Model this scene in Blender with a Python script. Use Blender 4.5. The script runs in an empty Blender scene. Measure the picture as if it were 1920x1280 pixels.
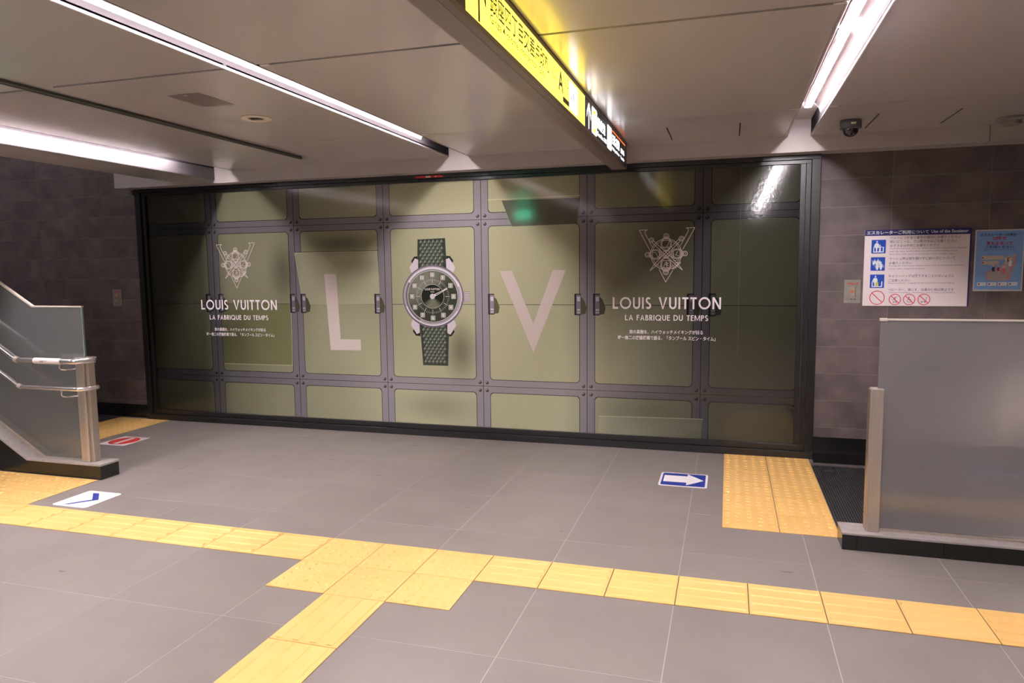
import bpy, bmesh, math, random
from mathutils import Vector, Matrix
random.seed(7)
S = bpy.context.scene
COL = S.collection
PI = math.pi
# ---------------------------------------------------------------- camera, world, exposure
cam_d = bpy.data.cameras.new('camera'); cam = bpy.data.objects.new('camera', cam_d); COL.objects.link(cam)
cam.location = (1.99362, -3.27520, 1.41981)
cam.rotation_mode = 'XYZ'; cam.rotation_euler = (1.4705265, 0.0108408, 0.2919297)
cam_d.sensor_width = 36.0; cam_d.lens = 1346.1 * 36.0 / 1920.0
cam_d.clip_start = 0.02; cam_d.clip_end = 60
S.camera = cam
W = bpy.data.worlds.new('world'); S.world = W; W.use_nodes = True
W.node_tree.nodes['Background'].inputs[0].default_value = (0.95, 0.88, 0.9, 1)
W.node_tree.nodes['Background'].inputs[1].default_value = 0.05
S.view_settings.view_transform = 'Standard'; S.view_settings.look = 'None'
S.view_settings.gamma = 1.0; S.view_settings.use_curve_mapping = False
S.view_settings.exposure = 2.63
LAMP = 31.0                      # emission of the ceiling lamps
LAMP_RGB = (1.0, 0.915, 0.945)

# ---------------------------------------------------------------- materials
def lin(c):
    return tuple(((v/255.0)/12.92 if v/255.0 <= 0.04045 else ((v/255.0+0.055)/1.055)**2.4) for v in c)
MATS = {}
def mat(name, rgb, rough=0.5, metal=0.0, spec=0.5, emit=0.0, coat=0.0, coat_rough=0.05, srgb=True):
    if name in MATS: return MATS[name]
    m = bpy.data.materials.new(name); m.use_nodes = True
    b = m.node_tree.nodes['Principled BSDF']
    c = lin(rgb) if srgb else rgb
    b.inputs['Base Color'].default_value = (*c, 1); b.inputs['Roughness'].default_value = rough
    b.inputs['Metallic'].default_value = metal; b.inputs['Specular IOR Level'].default_value = spec
    b.inputs['Coat Weight'].default_value = coat; b.inputs['Coat Roughness'].default_value = coat_rough
    if emit:
        b.inputs['Emission Color'].default_value = (*c, 1); b.inputs['Emission Strength'].default_value = emit
    MATS[name] = m
    return m
def N(m, t, **kw):
    n = m.node_tree.nodes.new(t)
    for k, v in kw.items(): setattr(n, k, v)
    return n
def L(m, a, b): m.node_tree.links.new(a, b)
def mottle(m, c1, c2, scale, detail=4, bump=0.0, scale2=None, coord='Object', rnd=0.0, stretch=None, rough=None):
    """two-tone noise on the base colour, optional bump, optional per-object tint"""
    b = m.node_tree.nodes['Principled BSDF']
    tc = N(m, 'ShaderNodeTexCoord'); src = tc.outputs[coord]
    if stretch:
        mp = N(m, 'ShaderNodeMapping'); mp.inputs['Scale'].default_value = stretch; L(m, src, mp.inputs[0]); src = mp.outputs[0]
    oi = N(m, 'ShaderNodeObjectInfo')
    ad = N(m, 'ShaderNodeVectorMath', operation='ADD'); sc = N(m, 'ShaderNodeVectorMath', operation='SCALE')
    cx = N(m, 'ShaderNodeCombineXYZ'); L(m, oi.outputs['Random'], cx.inputs[0]); L(m, oi.outputs['Random'], cx.inputs[1])
    L(m, cx.outputs[0], sc.inputs[0]); sc.inputs['Scale'].default_value = 37.0
    L(m, src, ad.inputs[0]); L(m, sc.outputs[0], ad.inputs[1])
    nz = N(m, 'ShaderNodeTexNoise'); nz.inputs['Scale'].default_value = scale; nz.inputs['Detail'].default_value = detail
    nz.inputs['Roughness'].default_value = 0.6; L(m, ad.outputs[0], nz.inputs['Vector'])
    rp = N(m, 'ShaderNodeValToRGB'); rp.color_ramp.elements[0].position = 0.32; rp.color_ramp.elements[1].position = 0.68
    rp.color_ramp.elements[0].color = (*lin(c1), 1); rp.color_ramp.elements[1].color = (*lin(c2), 1)
    L(m, nz.outputs['Fac'], rp.inputs[0]); out = rp.outputs[0]
    if rnd:
        mr = N(m, 'ShaderNodeMapRange'); L(m, oi.outputs['Random'], mr.inputs[0])
        mr.inputs['To Min'].default_value = 1-rnd; mr.inputs['To Max'].default_value = 1+rnd
        mx = N(m, 'ShaderNodeVectorMath', operation='SCALE'); L(m, out, mx.inputs[0]); L(m, mr.outputs[0], mx.inputs['Scale']); out = mx.outputs[0]
    L(m, out, b.inputs['Base Color'])
    if bump:
        n2 = N(m, 'ShaderNodeTexNoise'); n2.inputs['Scale'].default_value = scale2 or scale*6; n2.inputs['Detail'].default_value = 3
        L(m, ad.outputs[0], n2.inputs['Vector'])
        bp = N(m, 'ShaderNodeBump'); bp.inputs['Strength'].default_value = bump; bp.inputs['Distance'].default_value = 0.01
        L(m, n2.outputs['Fac'], bp.inputs['Height']); L(m, bp.outputs[0], b.inputs['Normal'])
    return m

M_floor = mottle(mat('floor stone', (120,116,114), rough=0.42, spec=0.45), (127,118,115), (134,125,121), 3.0, 6, bump=0.015, scale2=90, rnd=0.03)
M_grout = mat('grout', (176,167,162), rough=0.8)
M_wall = mottle(mat('slate wall tile', (80,74,74), rough=0.5, spec=0.35), (88,78,79), (117,104,104), 5.0, 5, bump=0.05, scale2=40, rnd=0.05)
M_walljoint = mat('wall joint', (134,125,123), rough=0.8)
M_black = mottle(mat('black base stone', (24,24,23), rough=0.16, spec=0.6), (22,22,21), (32,31,29), 9, 3)
M_frame = mat('dark bronze frame', (31,29,29), rough=0.28, metal=0.0, spec=0.6)
M_ceil = mottle(mat('satin ceiling metal', (209,203,198), rough=0.2, metal=0.15, spec=0.5), (206,200,195), (211,205,200), 0.6, 2)
M_ceil.node_tree.nodes['Principled BSDF'].inputs['Anisotropic'].default_value = 0.0
M_dark = mat('dark gap', (20,18,18), rough=0.8)
M_white = mat('white enamel', (225,216,218), rough=0.35, spec=0.5)
M_refl = mat('grey light channel', (58,54,56), rough=0.9, spec=0.03)
M_lip = mat('white channel lip', (100,95,97), rough=0.4)
M_bulk = mat('pale bulkhead paint', (192,184,182), rough=0.4, spec=0.4)
M_steel = mottle(mat('brushed steel', (190,179,167), rough=0.34, metal=0.65), (184,173,161), (198,187,175), 30, 3, stretch=(1,1,0.03))
M_trim = mat('cream steel trim', (214,204,190), rough=0.35, metal=0.2)
M_chrome = mat('polished steel rail', (224,218,218), rough=0.18, metal=0.85)
M_cap = mottle(mat('grey stone cap', (150,144,142), rough=0.4), (152,144,142), (168,160,158), 30, 4)
M_yel = mottle(mat('tactile yellow', (229,184,112), rough=0.42, spec=0.4), (227,181,106), (231,187,117), 4, 4, rnd=0.025)
M_lamp = mat('lamp diffuser', LAMP_RGB, rough=0.4, emit=LAMP, srgb=False)
M_rubber = mottle(mat('ribbed aluminium', (92,88,92), rough=0.45, metal=0.6), (80,76,82), (104,100,102), 20, 3)

def glass_mat(name, tint, haze, haze_w, rough, ior=1.5):
    m = bpy.data.materials.new(name); m.use_nodes = True; nt = m.node_tree; nt.nodes.clear()
    out = N(m, 'ShaderNodeOutputMaterial'); tr = N(m, 'ShaderNodeBsdfTransparent'); tr.inputs[0].default_value = (*tint, 1)
    df = N(m, 'ShaderNodeBsdfDiffuse'); df.inputs[0].default_value = (*haze, 1)
    tl = N(m, 'ShaderNodeBsdfTranslucent'); tl.inputs[0].default_value = (*haze, 1)
    a = N(m, 'ShaderNodeMixShader'); a.inputs[0].default_value = 0.45; L(m, df.outputs[0], a.inputs[1]); L(m, tl.outputs[0], a.inputs[2])
    b = N(m, 'ShaderNodeMixShader'); b.inputs[0].default_value = haze_w; L(m, tr.outputs[0], b.inputs[1]); L(m, a.outputs[0], b.inputs[2])
    gl = N(m, 'ShaderNodeBsdfGlossy'); gl.inputs[0].default_value = (1,1,1,1); gl.inputs['Roughness'].default_value = rough
    fr = N(m, 'ShaderNodeFresnel'); fr.inputs['IOR'].default_value = ior
    c = N(m, 'ShaderNodeMixShader'); L(m, fr.outputs[0], c.inputs[0]); L(m, b.outputs[0], c.inputs[1]); L(m, gl.outputs[0], c.inputs[2])
    L(m, c.outputs[0], out.inputs[0]); return m
M_glassL = glass_mat('hazy green glass', (0.80,0.86,0.83), (0.50,0.51,0.51), 0.40, 0.13, 1.85)
M_glassR = glass_mat('frosted glass', (0.90,0.90,0.90), (0.42,0.40,0.41), 0.52, 0.07, 1.75)
M_glassedge = mat('green glass edge', (128,150,142), rough=0.2)

# ---------------------------------------------------------------- mesh helpers
def obj(name, bm, m=None, parent=None, loc=None, smooth=False):
    me = bpy.data.meshes.new(name)
    bmesh.ops.recalc_face_normals(bm, faces=bm.faces[:])
    bm.to_mesh(me); bm.free()
    if m: me.materials.append(m)
    if smooth:
        for p in me.polygons: p.use_smooth = True
    o = bpy.data.objects.new(name, me); COL.objects.link(o)
    if loc: o.location = loc
    if parent: o.parent = parent
    return o
def tag(o, label, cat, group=None, kind=None):
    o['label'] = label
    if cat: o['category'] = cat
    if group: o['group'] = group
    if kind: o['kind'] = kind
    return o
def thing(name, loc=(0,0,0)):
    o = bpy.data.objects.new(name, None); o.empty_display_size = 0.1; COL.objects.link(o); o.location = loc; return o
def struct(name, bm, m, parent=None):
    o = obj(name, bm, m, parent)
    if not parent: o['kind'] = 'structure'
    return o
def bx(bm, x0, x1, y0, y1, z0, z1, bevel=0.0):
    vs = [bm.verts.new(p) for p in ((x0,y0,z0),(x1,y0,z0),(x1,y1,z0),(x0,y1,z0),(x0,y0,z1),(x1,y0,z1),(x1,y1,z1),(x0,y1,z1))]
    fs = [bm.faces.new([vs[i] for i in f]) for f in ((0,3,2,1),(4,5,6,7),(0,1,5,4),(1,2,6,5),(2,3,7,6),(3,0,4,7))]
    if bevel:
        bmesh.ops.bevel(bm, geom=list({e for f in fs for e in f.edges}), offset=bevel, segments=1, affect='EDGES')
    return bm
def box(*a, bevel=0.0): return bx(bmesh.new(), *a, bevel=bevel)
def prism(bm, pts, axis, a, b):
    """extrude a 2-D outline; axis 'y': pts are (x,z) between y=a..b; axis 'z': pts are (x,y); axis 'x': pts are (y,z)"""
    def P(p, t): return {'y': (p[0], t, p[1]), 'z': (p[0], p[1], t), 'x': (t, p[0], p[1])}[axis]
    v0 = [bm.verts.new(P(p, a)) for p in pts]; v1 = [bm.verts.new(P(p, b)) for p in pts]
    bm.faces.new(v0); bm.faces.new(v1[::-1]); n = len(pts)
    for i in range(n): bm.faces.new((v0[i], v1[i], v1[(i+1) % n], v0[(i+1) % n]))
    return bm
def rrect(x0, x1, z0, z1, r, n=5):
    out = []
    for cx, cz, a in ((x1-r, z0+r, -90), (x1-r, z1-r, 0), (x0+r, z1-r, 90), (x0+r, z0+r, 180)):
        for k in range(n+1):
            t = math.radians(a + 90*k/n); out.append((cx+r*math.cos(t), cz+r*math.sin(t)))
    return out
def tube(bm, pts, r, n=12, cap=True):
    pts = [Vector(p) for p in pts]; rings = []
    for i, p in enumerate(pts):
        d = (pts[min(i+1, len(pts)-1)] - pts[max(i-1, 0)]).normalized()
        up = Vector((0,0,1)) if abs(d.z) < 0.9 else Vector((1,0,0))
        u = d.cross(up).normalized(); v = d.cross(u)
        rings.append([bm.verts.new(p + r*(math.cos(2*PI*k/n)*u + math.sin(2*PI*k/n)*v)) for k in range(n)])
    for a, b in zip(rings, rings[1:]):
        for k in range(n): bm.faces.new((a[k], a[(k+1) % n], b[(k+1) % n], b[k]))
    if cap: bm.faces.new(rings[0][::-1]); bm.faces.new(rings[-1])
    return bm
def lathe(bm, prof, cx, cy, n=32):
    rings = []
    for r, z in prof:
        if r < 1e-6: rings.append([bm.verts.new((cx, cy, z))])
        else: rings.append([bm.verts.new((cx+r*math.cos(2*PI*k/n), cy+r*math.sin(2*PI*k/n), z)) for k in range(n)])
    for a, b in zip(rings, rings[1:]):
        for k in range(n):
            k2 = (k+1) % n
            if len(a) == 1 and len(b) > 1: bm.faces.new((a[0], b[k2], b[k]))
            elif len(b) == 1 and len(a) > 1: bm.faces.new((a[k], a[k2], b[0]))
            elif len(a) > 1: bm.faces.new((a[k], a[k2], b[k2], b[k]))
    return bm

# ---- flat print: shapes laid on a plane; `lev` is the layer, each layer 0.35 mm proud of the last
class Plane:
    def __init__(s, origin, u, v, n): s.o, s.u, s.v, s.n = Vector(origin), Vector(u), Vector(v), Vector(n)
    def at(s, a, b, lev): return s.o + s.u*a + s.v*b + s.n*(0.00035*lev)
class Print:
    """collects flat printed shapes, then builds them as one sheet object"""
    def __init__(s, pl, lev): s.pl, s.lev, s.bm = pl, lev, bmesh.new()
    def poly(s, pts):
        a = sum(p[0]*q[1]-q[0]*p[1] for p, q in zip(pts, pts[1:]+pts[:1]))
        if a < 0: pts = pts[::-1]
        s.k = (getattr(s, 'k', -1)+1) % 80; lv = s.lev + s.k*.009
        s.bm.faces.new([s.bm.verts.new(s.pl.at(x, y, lv)) for x, y in pts]); return s
    def rect(s, x0, x1, y0, y1): return s.poly([(x0,y0),(x1,y0),(x1,y1),(x0,y1)])
    def rr(s, x0, x1, y0, y1, r): return s.poly(rrect(x0, x1, y0, y1, r))
    def disc(s, cx, cy, rx, ry=None, n=28):
        ry = ry or rx; return s.poly([(cx+rx*math.cos(2*PI*k/n), cy+ry*math.sin(2*PI*k/n)) for k in range(n)])
    def ring(s, cx, cy, rx, ry, w, a0=0, a1=360, n=36, rot=0):
        c, t = math.cos(math.radians(rot)), math.sin(math.radians(rot)); n = max(3, int(n*abs(a1-a0)/360))
        def P(k, d):
            a = math.radians(a0+(a1-a0)*k/n); x, y = (rx+d)*math.cos(a), (ry+d)*math.sin(a); return (cx+c*x-t*y, cy+t*x+c*y)
        for k in range(n): s.poly([P(k,-w/2), P(k,w/2), P(k+1,w/2), P(k+1,-w/2)])
        return s
    def line(s, pts, w):
        for (x0,y0),(x1,y1) in zip(pts, pts[1:]):
            d = math.hypot(x1-x0, y1-y0) or 1; nx, ny = -(y1-y0)/d*w/2, (x1-x0)/d*w/2; ex, ey = (x1-x0)/d*w*.25, (y1-y0)/d*w*.25
            s.poly([(x0-ex+nx,y0-ey+ny),(x0-ex-nx,y0-ey-ny),(x1+ex-nx,y1+ey-ny),(x1+ex+nx,y1+ey+ny)])
        return s
    def build(s, name, m, parent=None):
        me = bpy.data.meshes.new(name); s.bm.to_mesh(me); s.bm.free(); me.materials.append(m)
        o = bpy.data.objects.new(name, me); COL.objects.link(o)
        if parent: o.parent = parent; o.location = -Vector(parent.location)
        return o
def text(s, pl, lev, x0, x1, y0, y1, m, name='lettering', parent=None, bold=0.0, keep=False):
    """flat lettering fitted to a box on a plane"""
    cu = bpy.data.curves.new('t', 'FONT'); cu.body = s; cu.size = 1.0; cu.offset = bold; cu.resolution_u = 2
    o = bpy.data.objects.new('t', cu); COL.objects.link(o); dg = bpy.context.evaluated_depsgraph_get()
    me = bpy.data.meshes.new_from_object(o.evaluated_get(dg)); bpy.data.objects.remove(o); bpy.data.curves.remove(cu)
    if not me.vertices: return None
    xs = [v.co.x for v in me.vertices]; ys = [v.co.y for v in me.vertices]
    ax, bxx, ay, by = min(xs), max(xs), min(ys), max(ys)
    kx = (x1-x0)/(bxx-ax); ky = (y1-y0)/(by-ay)
    V, F = [], []
    for k_, p_ in enumerate(me.polygons):
        F.append(tuple(range(len(V), len(V)+len(p_.vertices))))
        for i in p_.vertices:
            c = me.vertices[i].co; V.append(pl.at(x0+(c.x-ax)*kx, y0+(c.y-ay)*ky, lev+(k_ % 80)*.009))
    bpy.data.meshes.remove(me); me = bpy.data.meshes.new(name); me.from_pydata(V, [], F); me.materials.append(m)
    o = bpy.data.objects.new(name, me); COL.objects.link(o)
    if parent: o.parent = parent; o.location = -Vector(parent.location)
    return o

WY = 2.372                                       # the poster wall
HC = 2.32                                        # ceiling height

# ---------------------------------------------------------------- setting: floor
floor = struct('floor', box(-7,5.6, -7.2,2.55, -0.12,-0.0007), M_grout)
GX, GY0, GS, GSY = 0.0019, 0.2972, 0.5981, 0.5931
cache = {}
for k in range(-5, 5):
    y0 = GY0 + GSY*(k-1); y1 = y0 + GSY
    if k == 4: y1 = min(y1, WY); 
    y1 = min(y1, WY)
    if y1-y0 < 0.05: continue
    for m_ in range(-12, 9):
        x0 = GX+GS*m_; x1 = min(x0+GS, 5.55)
        if x1-x0 < .1: continue
        key = (round(x1-x0,3), round(y1-y0,3))
        if key not in cache:
            cache[key] = obj('floor_tile', box(0.0018, x1-x0-0.0018, 0.0018, y1-y0-0.0018, -0.006, 0.0), M_floor, floor, (x0,y0,0))
        else:
            o = cache[key].copy(); COL.objects.link(o); o.location = (x0,y0,0); o.parent = floor
o = obj('floor_paving', box(-7,5.6,-7.2, GY0-6*GSY, -0.012,0.0), M_floor, floor)

M_scuff = mat('scuff dark', (104,94,92), rough=.5)
for i, (x, y, a, b_) in enumerate(((-.85,1.42,.03,.006),(-.43,1.98,.022,.008),(-.32,1.13,.018,.008),(.66,-.02,.006,.028),(.70,-.03,.014,.004),(2.28,.18,.028,.008),(-1.06,-.26,.016,.008),(-1.05,-.72,.02,.007),(-.55,-1.45,.015,.008),(.52,.66,.012,.006),(1.28,1.6,.008,.006),(1.15,.42,.010,.006))):
    bm = prism(bmesh.new(), [(x+a*math.cos(t_)*(1+.25*math.sin(3*t_+i)), y+b_*math.sin(t_)*(1+.3*math.cos(2*t_+i))) for t_ in [2*PI*k/12 for k in range(12)]], 'z', 0, .0005)
    obj('scuff_mark', bm, M_scuff, floor)
# ---------------------------------------------------------------- setting: walls
wall = struct('wall_north', box(-7,5.6, WY+0.0012,WY+0.2, 0,3.9), M_walljoint)
def tile_wall(xs, zs):
    c = {}
    for x0, x1 in zip(xs, xs[1:]):
        for z0, z1 in zip(zs, zs[1:]):
            key = (round(x1-x0,3), round(z1-z0,3))
            if key not in c:
                c[key] = obj('wall_tile', box(.0016, x1-x0-.0016, 0, .014, .0016, z1-z0-.0016), M_wall, wall, (x0,WY,z0))
            else:
                o = c[key].copy(); COL.objects.link(o); o.location = (x0,WY,z0); o.parent = wall
tile_wall([2.607,3.078,3.678,4.278,4.878,5.55], [.162,.235]+[.435+.2*i for i in range(9)]+[2.26])
tile_wall([-6.95,-6.48,-5.88,-5.28,-4.68,-4.08,-3.437], [.130,.165]+[.365+.2*i for i in range(18)])
for nm, x0, x1, h, n in (('baseboard_east', 2.607, 5.5, .162, 5), ('baseboard_west', -6.95, -3.437, .13, 6)):
    b = struct(nm, box(x0, x1, WY-.002, WY+.001, 0, h-.002), M_dark)
    for i in range(n):
        a = x0+(x1-x0)*i/n; e = x0+(x1-x0)*(i+1)/n
        obj('base_stone', box(a+.001, e-.001, WY-.008, WY-.002, 0, h), M_black, b)
M_rear = mat('rear wall', (86,80,78), rough=0.6)
struct('wall_south', box(-7,5.6,-7.3,-7.2,0,3.9), M_rear)
struct('wall_east', box(5.6,5.7,-7.2,2.55,0,3.9), mat('side wall', (120,112,108), rough=0.5))
struct('wall_west', box(-7.1,-7.0,-7.2,2.55,0,3.9), mat('side wall', (120,112,108), rough=0.5))

# ---------------------------------------------------------------- setting: ceiling
ceil = struct('ceiling', bx(box(-2.88,5.6,-7.2,2.55,2.47,2.55), -7.0,5.6,-7.2,2.55,3.9,4.0), M_dark)
obj('soffit_panel', box(-2.88,-2.425,-7.2,2.2,2.242,2.256), M_ceil, ceil)
obj('soffit_fascia', box(-2.885,-2.88,-7.2,2.2,2.242,3.9), M_bulk, ceil)
GAP = .011
ys = [-7.2,-5.70,-3.96,-2.22,-.48,1.262,2.2]
for x0, x1 in ((-2.24,-1.34),(-1.17,-0.17),(0.0,1.165),(1.272,2.37),(2.52,4.06),(4.06,5.6)):
    for y0, y1 in zip(ys, ys[1:]):
        g0 = GAP if y0 > -7 else 0; g1 = GAP if y1 < 2 else 0
        if y0 == 1.262: g0 = .002
        if y1 == 1.262: g1 = .002
        pan = obj('ceiling_panel', box(x0, x1-(.003 if x1 == 4.06 else 0), y0+g0, y1-g1, HC, HC+.02), M_ceil, ceil)
obj('joint_backing', box(-2.24,5.6,-7.2,2.2,HC+.115,HC+.12), M_dark, ceil)
for x in (1.592, 2.046, 2.836, 3.276, 3.72):
    obj('ceiling_slot', box(x-.004, x+.004, 1.575, 2.04, HC-.0012, HC+.001), M_dark, ceil)
for x, y in ((.035,-.48),(2.345,-.48),(.03,1.262),(2.335,1.262),(2.55,1.262)):
    obj('joint_clip', box(x-.022, x+.022, y-.008, y+.008, HC-.003, HC+.004, bevel=.001), M_white, ceil)
# shallow unlit track in the ceiling
tr = obj('ceiling_track', bx(box(-1.34,-1.17,-7.2,1.91,HC+.026,HC+.032), -1.34,-1.17,1.91,2.2,HC,HC+.03), M_ceil, ceil)
obj('track_seal', bx(box(-1.342,-1.334,-7.2,1.91,HC+.001,HC+.026), -1.334,-1.322,-7.2,1.91,HC+.008,HC+.013), mat('dark seal',(96,98,94),rough=.6), ceil)
# bulkhead above the poster
bulk = struct('trim_1', box(-3.53,3.602,2.2,WY,2.211,2.5), M_bulk)
obj('bulkhead_end_panel', box(3.606,5.6,2.2,WY,2.211,2.5), M_bulk, bulk)
obj('bulkhead_joint', box(3.602,3.606,2.203,WY,2.212,2.5), M_dark, bulk)

# ---------------------------------------------------------------- recessed lights
def light(xc, label, deep=False):
    t = thing('linear_light', (xc, 0, HC))
    w0, w1 = -.085, .075
    ch = bmesh.new(); zt = .112
    for a, b in ((w0-.006, w0), (w1, w1+.006)):
        bx(ch, a, b, -6.4, 2.198, 0.0 if not (deep and a < 0) else -.078, zt)
    obj('channel_roof', box(w0, w1, -6.4, 2.198, zt, zt+.006), M_white, t)
    # curved shoulder of the reflector between the wall and the lamp seat
    sh = bmesh.new()
    for sgn, xw in ((1, w0), (-1, w1)):
        prism(sh, [(xw, .045), (xw+sgn*.012, .075), (xw+sgn*.03, .10), (xw+sgn*.045, zt), (xw, zt)], 'y', -6.4, 1.66)
    obj('reflector_channel', ch, M_refl, t)
    obj('reflector_shoulders', sh, M_white, t)
    for a in ((w1,) if deep else (w0-.006, w1)): obj('edge_trim', box(a, a+.006, -6.4, 2.198, -.0008, 0), M_bulk, t)
    if deep:
        obj('lit_downstand', box(w0-.0005, w0+.0015, -6.4, 2.196, -.077, .018), M_lip, t)
        obj('edge_lip', box(w1-.0015, w1+.0005, -6.4, 2.196, .0, .010), M_lip, t)
    else:
        for xw in (w0, w1): obj('edge_lip', box(xw-.0015, xw+.0015, -6.4, 2.196, .0, .011), M_lip, t)
    y = 1.65
    while y > -5.5:
        l = bmesh.new(); prism(l, [(-.018,.103),(-.018,.0805),(.018,.0805),(.018,.103)], 'y', max(y-1.46,-6.3), y)
        o = obj('lamp', l, M_lamp, t)
        hb = box(-.022,.022, max(y-1.465,-6.31), y-.001, .103, .1115)
        for a in (-.022,.0185): bx(hb, a, a+.0035, max(y-1.465,-6.31), y-.001, .079, .1115)
        obj('lamp_housing', hb, M_white, t); y -= 1.49
    tag(t, label, 'light', 'recessed ceiling light lines')
    return t
light(-.085, 'white recessed light line in ceiling over the big L of the poster')
light(2.445, 'bright recessed light line in ceiling right of the yellow hanging sign')
light(-2.325, 'leftmost glowing light line along the lowered edge of ceiling', True)

t = thing('linear_light', (-5.0, 0, 3.9))  # unseen luminaire added high up to brighten the dark left wall
obj('housing', box(-.10,.10,-4.0,1.9,-.05,-.001), M_white, t)
obj('lamp', box(-.08,.08,-3.95,1.85,-.055,-.0505), mat('added stair fill diffuser', LAMP_RGB, rough=.4, emit=3.2, srgb=False), t)
tag(t, 'unseen light line added over the far left stairwell to brighten the wall', 'light')
# ---------------------------------------------------------------- shopfront frame (dark) around the poster
FX0, FX1 = -3.437, 2.607
fr = thing('poster_frame', (0, WY, 0))
def fpart(name, *a):
    o = obj(name, box(*a, bevel=.0015), M_frame, fr); o.location = (0,-WY,0); return o
fpart('top_rail', FX0,FX1, WY-.040,WY+.001, 2.178,2.211)
fpart('inner_top_rail', FX0+.05,FX1-.06, WY-.022,WY+.001, 2.150,2.176)
fpart('bottom_rail', FX0,FX1, WY-.052,WY+.001, 0.0,.052)
fpart('inner_bottom_rail', FX0+.05,FX1-.06, WY-.026,WY+.001, .054,.096)
fpart('left_post', FX0,FX0+.058, WY-.040,WY+.001, .052,2.178)
fpart('inner_left_post', FX0+.062,FX0+.1, WY-.022,WY+.001, .096,2.150)
fpart('right_post', FX1-.058,FX1, WY-.040,WY+.001, .052,2.178)
fpart('middle_right_post', FX1-.094,FX1-.061, WY-.024,WY+.001, .096,2.150)
fpart('inner_right_post', FX1-.131,FX1-.096, WY-.012,WY+.001, .096,2.150)
fpart('corner_trim', FX1-.001,FX1+.006, WY-.018,WY+.001, .0,2.211)
tag(fr, 'dark bronze metal frame around the wide green poster', 'frame')
redt = thing('red_sticker', (-.40, WY-.041, 2.190))
pl = Plane((0, WY-.0405, 0), (1,0,0), (0,0,1), (0,-1,0))
Print(pl,1).rect(-.527,-.277,2.181,2.198).build('sticker_base', mat('sticker red',(206,52,44),rough=.5), redt)
Print(pl,2).rect(-.432,-.388,2.183,2.196).build('white_patch', mat('print white',(235,228,226),rough=.5), redt)
Print(pl,2).rect(-.350,-.338,2.185,2.194).rect(-.334,-.330,2.185,2.194).build('small_mark', mat('print white',(235,228,226),rough=.5), redt)
tag(redt, 'narrow red sticker with white patch on top rail of the dark poster frame', 'sticker')
# ---------------------------------------------------------------- poster: print inks (flat artwork) under a glossy film
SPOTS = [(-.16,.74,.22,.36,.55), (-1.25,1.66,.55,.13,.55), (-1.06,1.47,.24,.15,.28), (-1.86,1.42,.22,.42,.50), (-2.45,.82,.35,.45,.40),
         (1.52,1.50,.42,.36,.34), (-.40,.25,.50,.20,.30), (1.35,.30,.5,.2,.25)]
def ink(name, rgb, vig=1.0, rough=.085, grain=None):
    key = 'ink '+name
    if key in MATS: return MATS[key]
    m = mat(key, rgb, rough=rough, spec=0.5); b = m.node_tree.nodes['Principled BSDF']
    tc = N(m,'ShaderNodeTexCoord'); sx = N(m,'ShaderNodeSeparateXYZ'); L(m, tc.outputs['Object'], sx.inputs[0])
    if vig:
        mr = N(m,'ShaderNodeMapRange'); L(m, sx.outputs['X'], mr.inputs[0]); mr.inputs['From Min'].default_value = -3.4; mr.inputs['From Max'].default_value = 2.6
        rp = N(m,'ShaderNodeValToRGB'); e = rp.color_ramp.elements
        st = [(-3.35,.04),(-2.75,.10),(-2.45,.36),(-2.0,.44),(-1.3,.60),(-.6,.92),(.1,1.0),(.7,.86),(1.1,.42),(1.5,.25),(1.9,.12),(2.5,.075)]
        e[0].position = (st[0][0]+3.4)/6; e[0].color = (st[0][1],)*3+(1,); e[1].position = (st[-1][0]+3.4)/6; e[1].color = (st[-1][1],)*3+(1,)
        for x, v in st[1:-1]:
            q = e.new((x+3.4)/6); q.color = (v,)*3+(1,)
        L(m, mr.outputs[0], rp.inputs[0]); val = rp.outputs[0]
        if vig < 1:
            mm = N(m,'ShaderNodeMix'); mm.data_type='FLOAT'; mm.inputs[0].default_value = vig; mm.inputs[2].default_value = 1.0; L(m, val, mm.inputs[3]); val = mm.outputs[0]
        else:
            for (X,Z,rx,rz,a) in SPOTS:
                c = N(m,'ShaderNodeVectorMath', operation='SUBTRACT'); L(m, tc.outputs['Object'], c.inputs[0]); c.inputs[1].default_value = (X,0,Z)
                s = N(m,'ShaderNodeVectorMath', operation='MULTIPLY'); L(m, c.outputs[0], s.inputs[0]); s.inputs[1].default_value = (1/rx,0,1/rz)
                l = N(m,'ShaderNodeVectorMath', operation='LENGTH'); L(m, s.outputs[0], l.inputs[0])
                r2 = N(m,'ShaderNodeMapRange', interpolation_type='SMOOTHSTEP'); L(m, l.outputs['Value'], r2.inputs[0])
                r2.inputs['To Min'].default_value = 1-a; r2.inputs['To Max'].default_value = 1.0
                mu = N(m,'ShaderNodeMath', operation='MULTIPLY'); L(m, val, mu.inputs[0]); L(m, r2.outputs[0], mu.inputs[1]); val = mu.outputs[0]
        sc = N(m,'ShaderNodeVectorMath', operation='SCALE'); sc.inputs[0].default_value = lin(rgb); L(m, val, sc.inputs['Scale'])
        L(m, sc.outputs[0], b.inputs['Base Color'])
    n2 = N(m,'ShaderNodeTexNoise'); n2.inputs['Scale'].default_value = 38; n2.inputs['Detail'].default_value = 2; L(m, tc.outputs['Object'], n2.inputs['Vector'])
    bp = N(m,'ShaderNodeBump'); bp.inputs['Strength'].default_value = .05; bp.inputs['Distance'].default_value = .004
    L(m, n2.outputs['Fac'], bp.inputs['Height']); L(m, bp.outputs[0], b.inputs['Normal'])
    return m
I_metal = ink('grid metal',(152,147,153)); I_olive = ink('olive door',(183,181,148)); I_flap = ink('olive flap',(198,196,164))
I_line = ink('outline',(58,54,56)); I_big = ink('big letter',(206,192,186), .4); I_white = ink('white letter',(240,230,234), 0)
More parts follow.
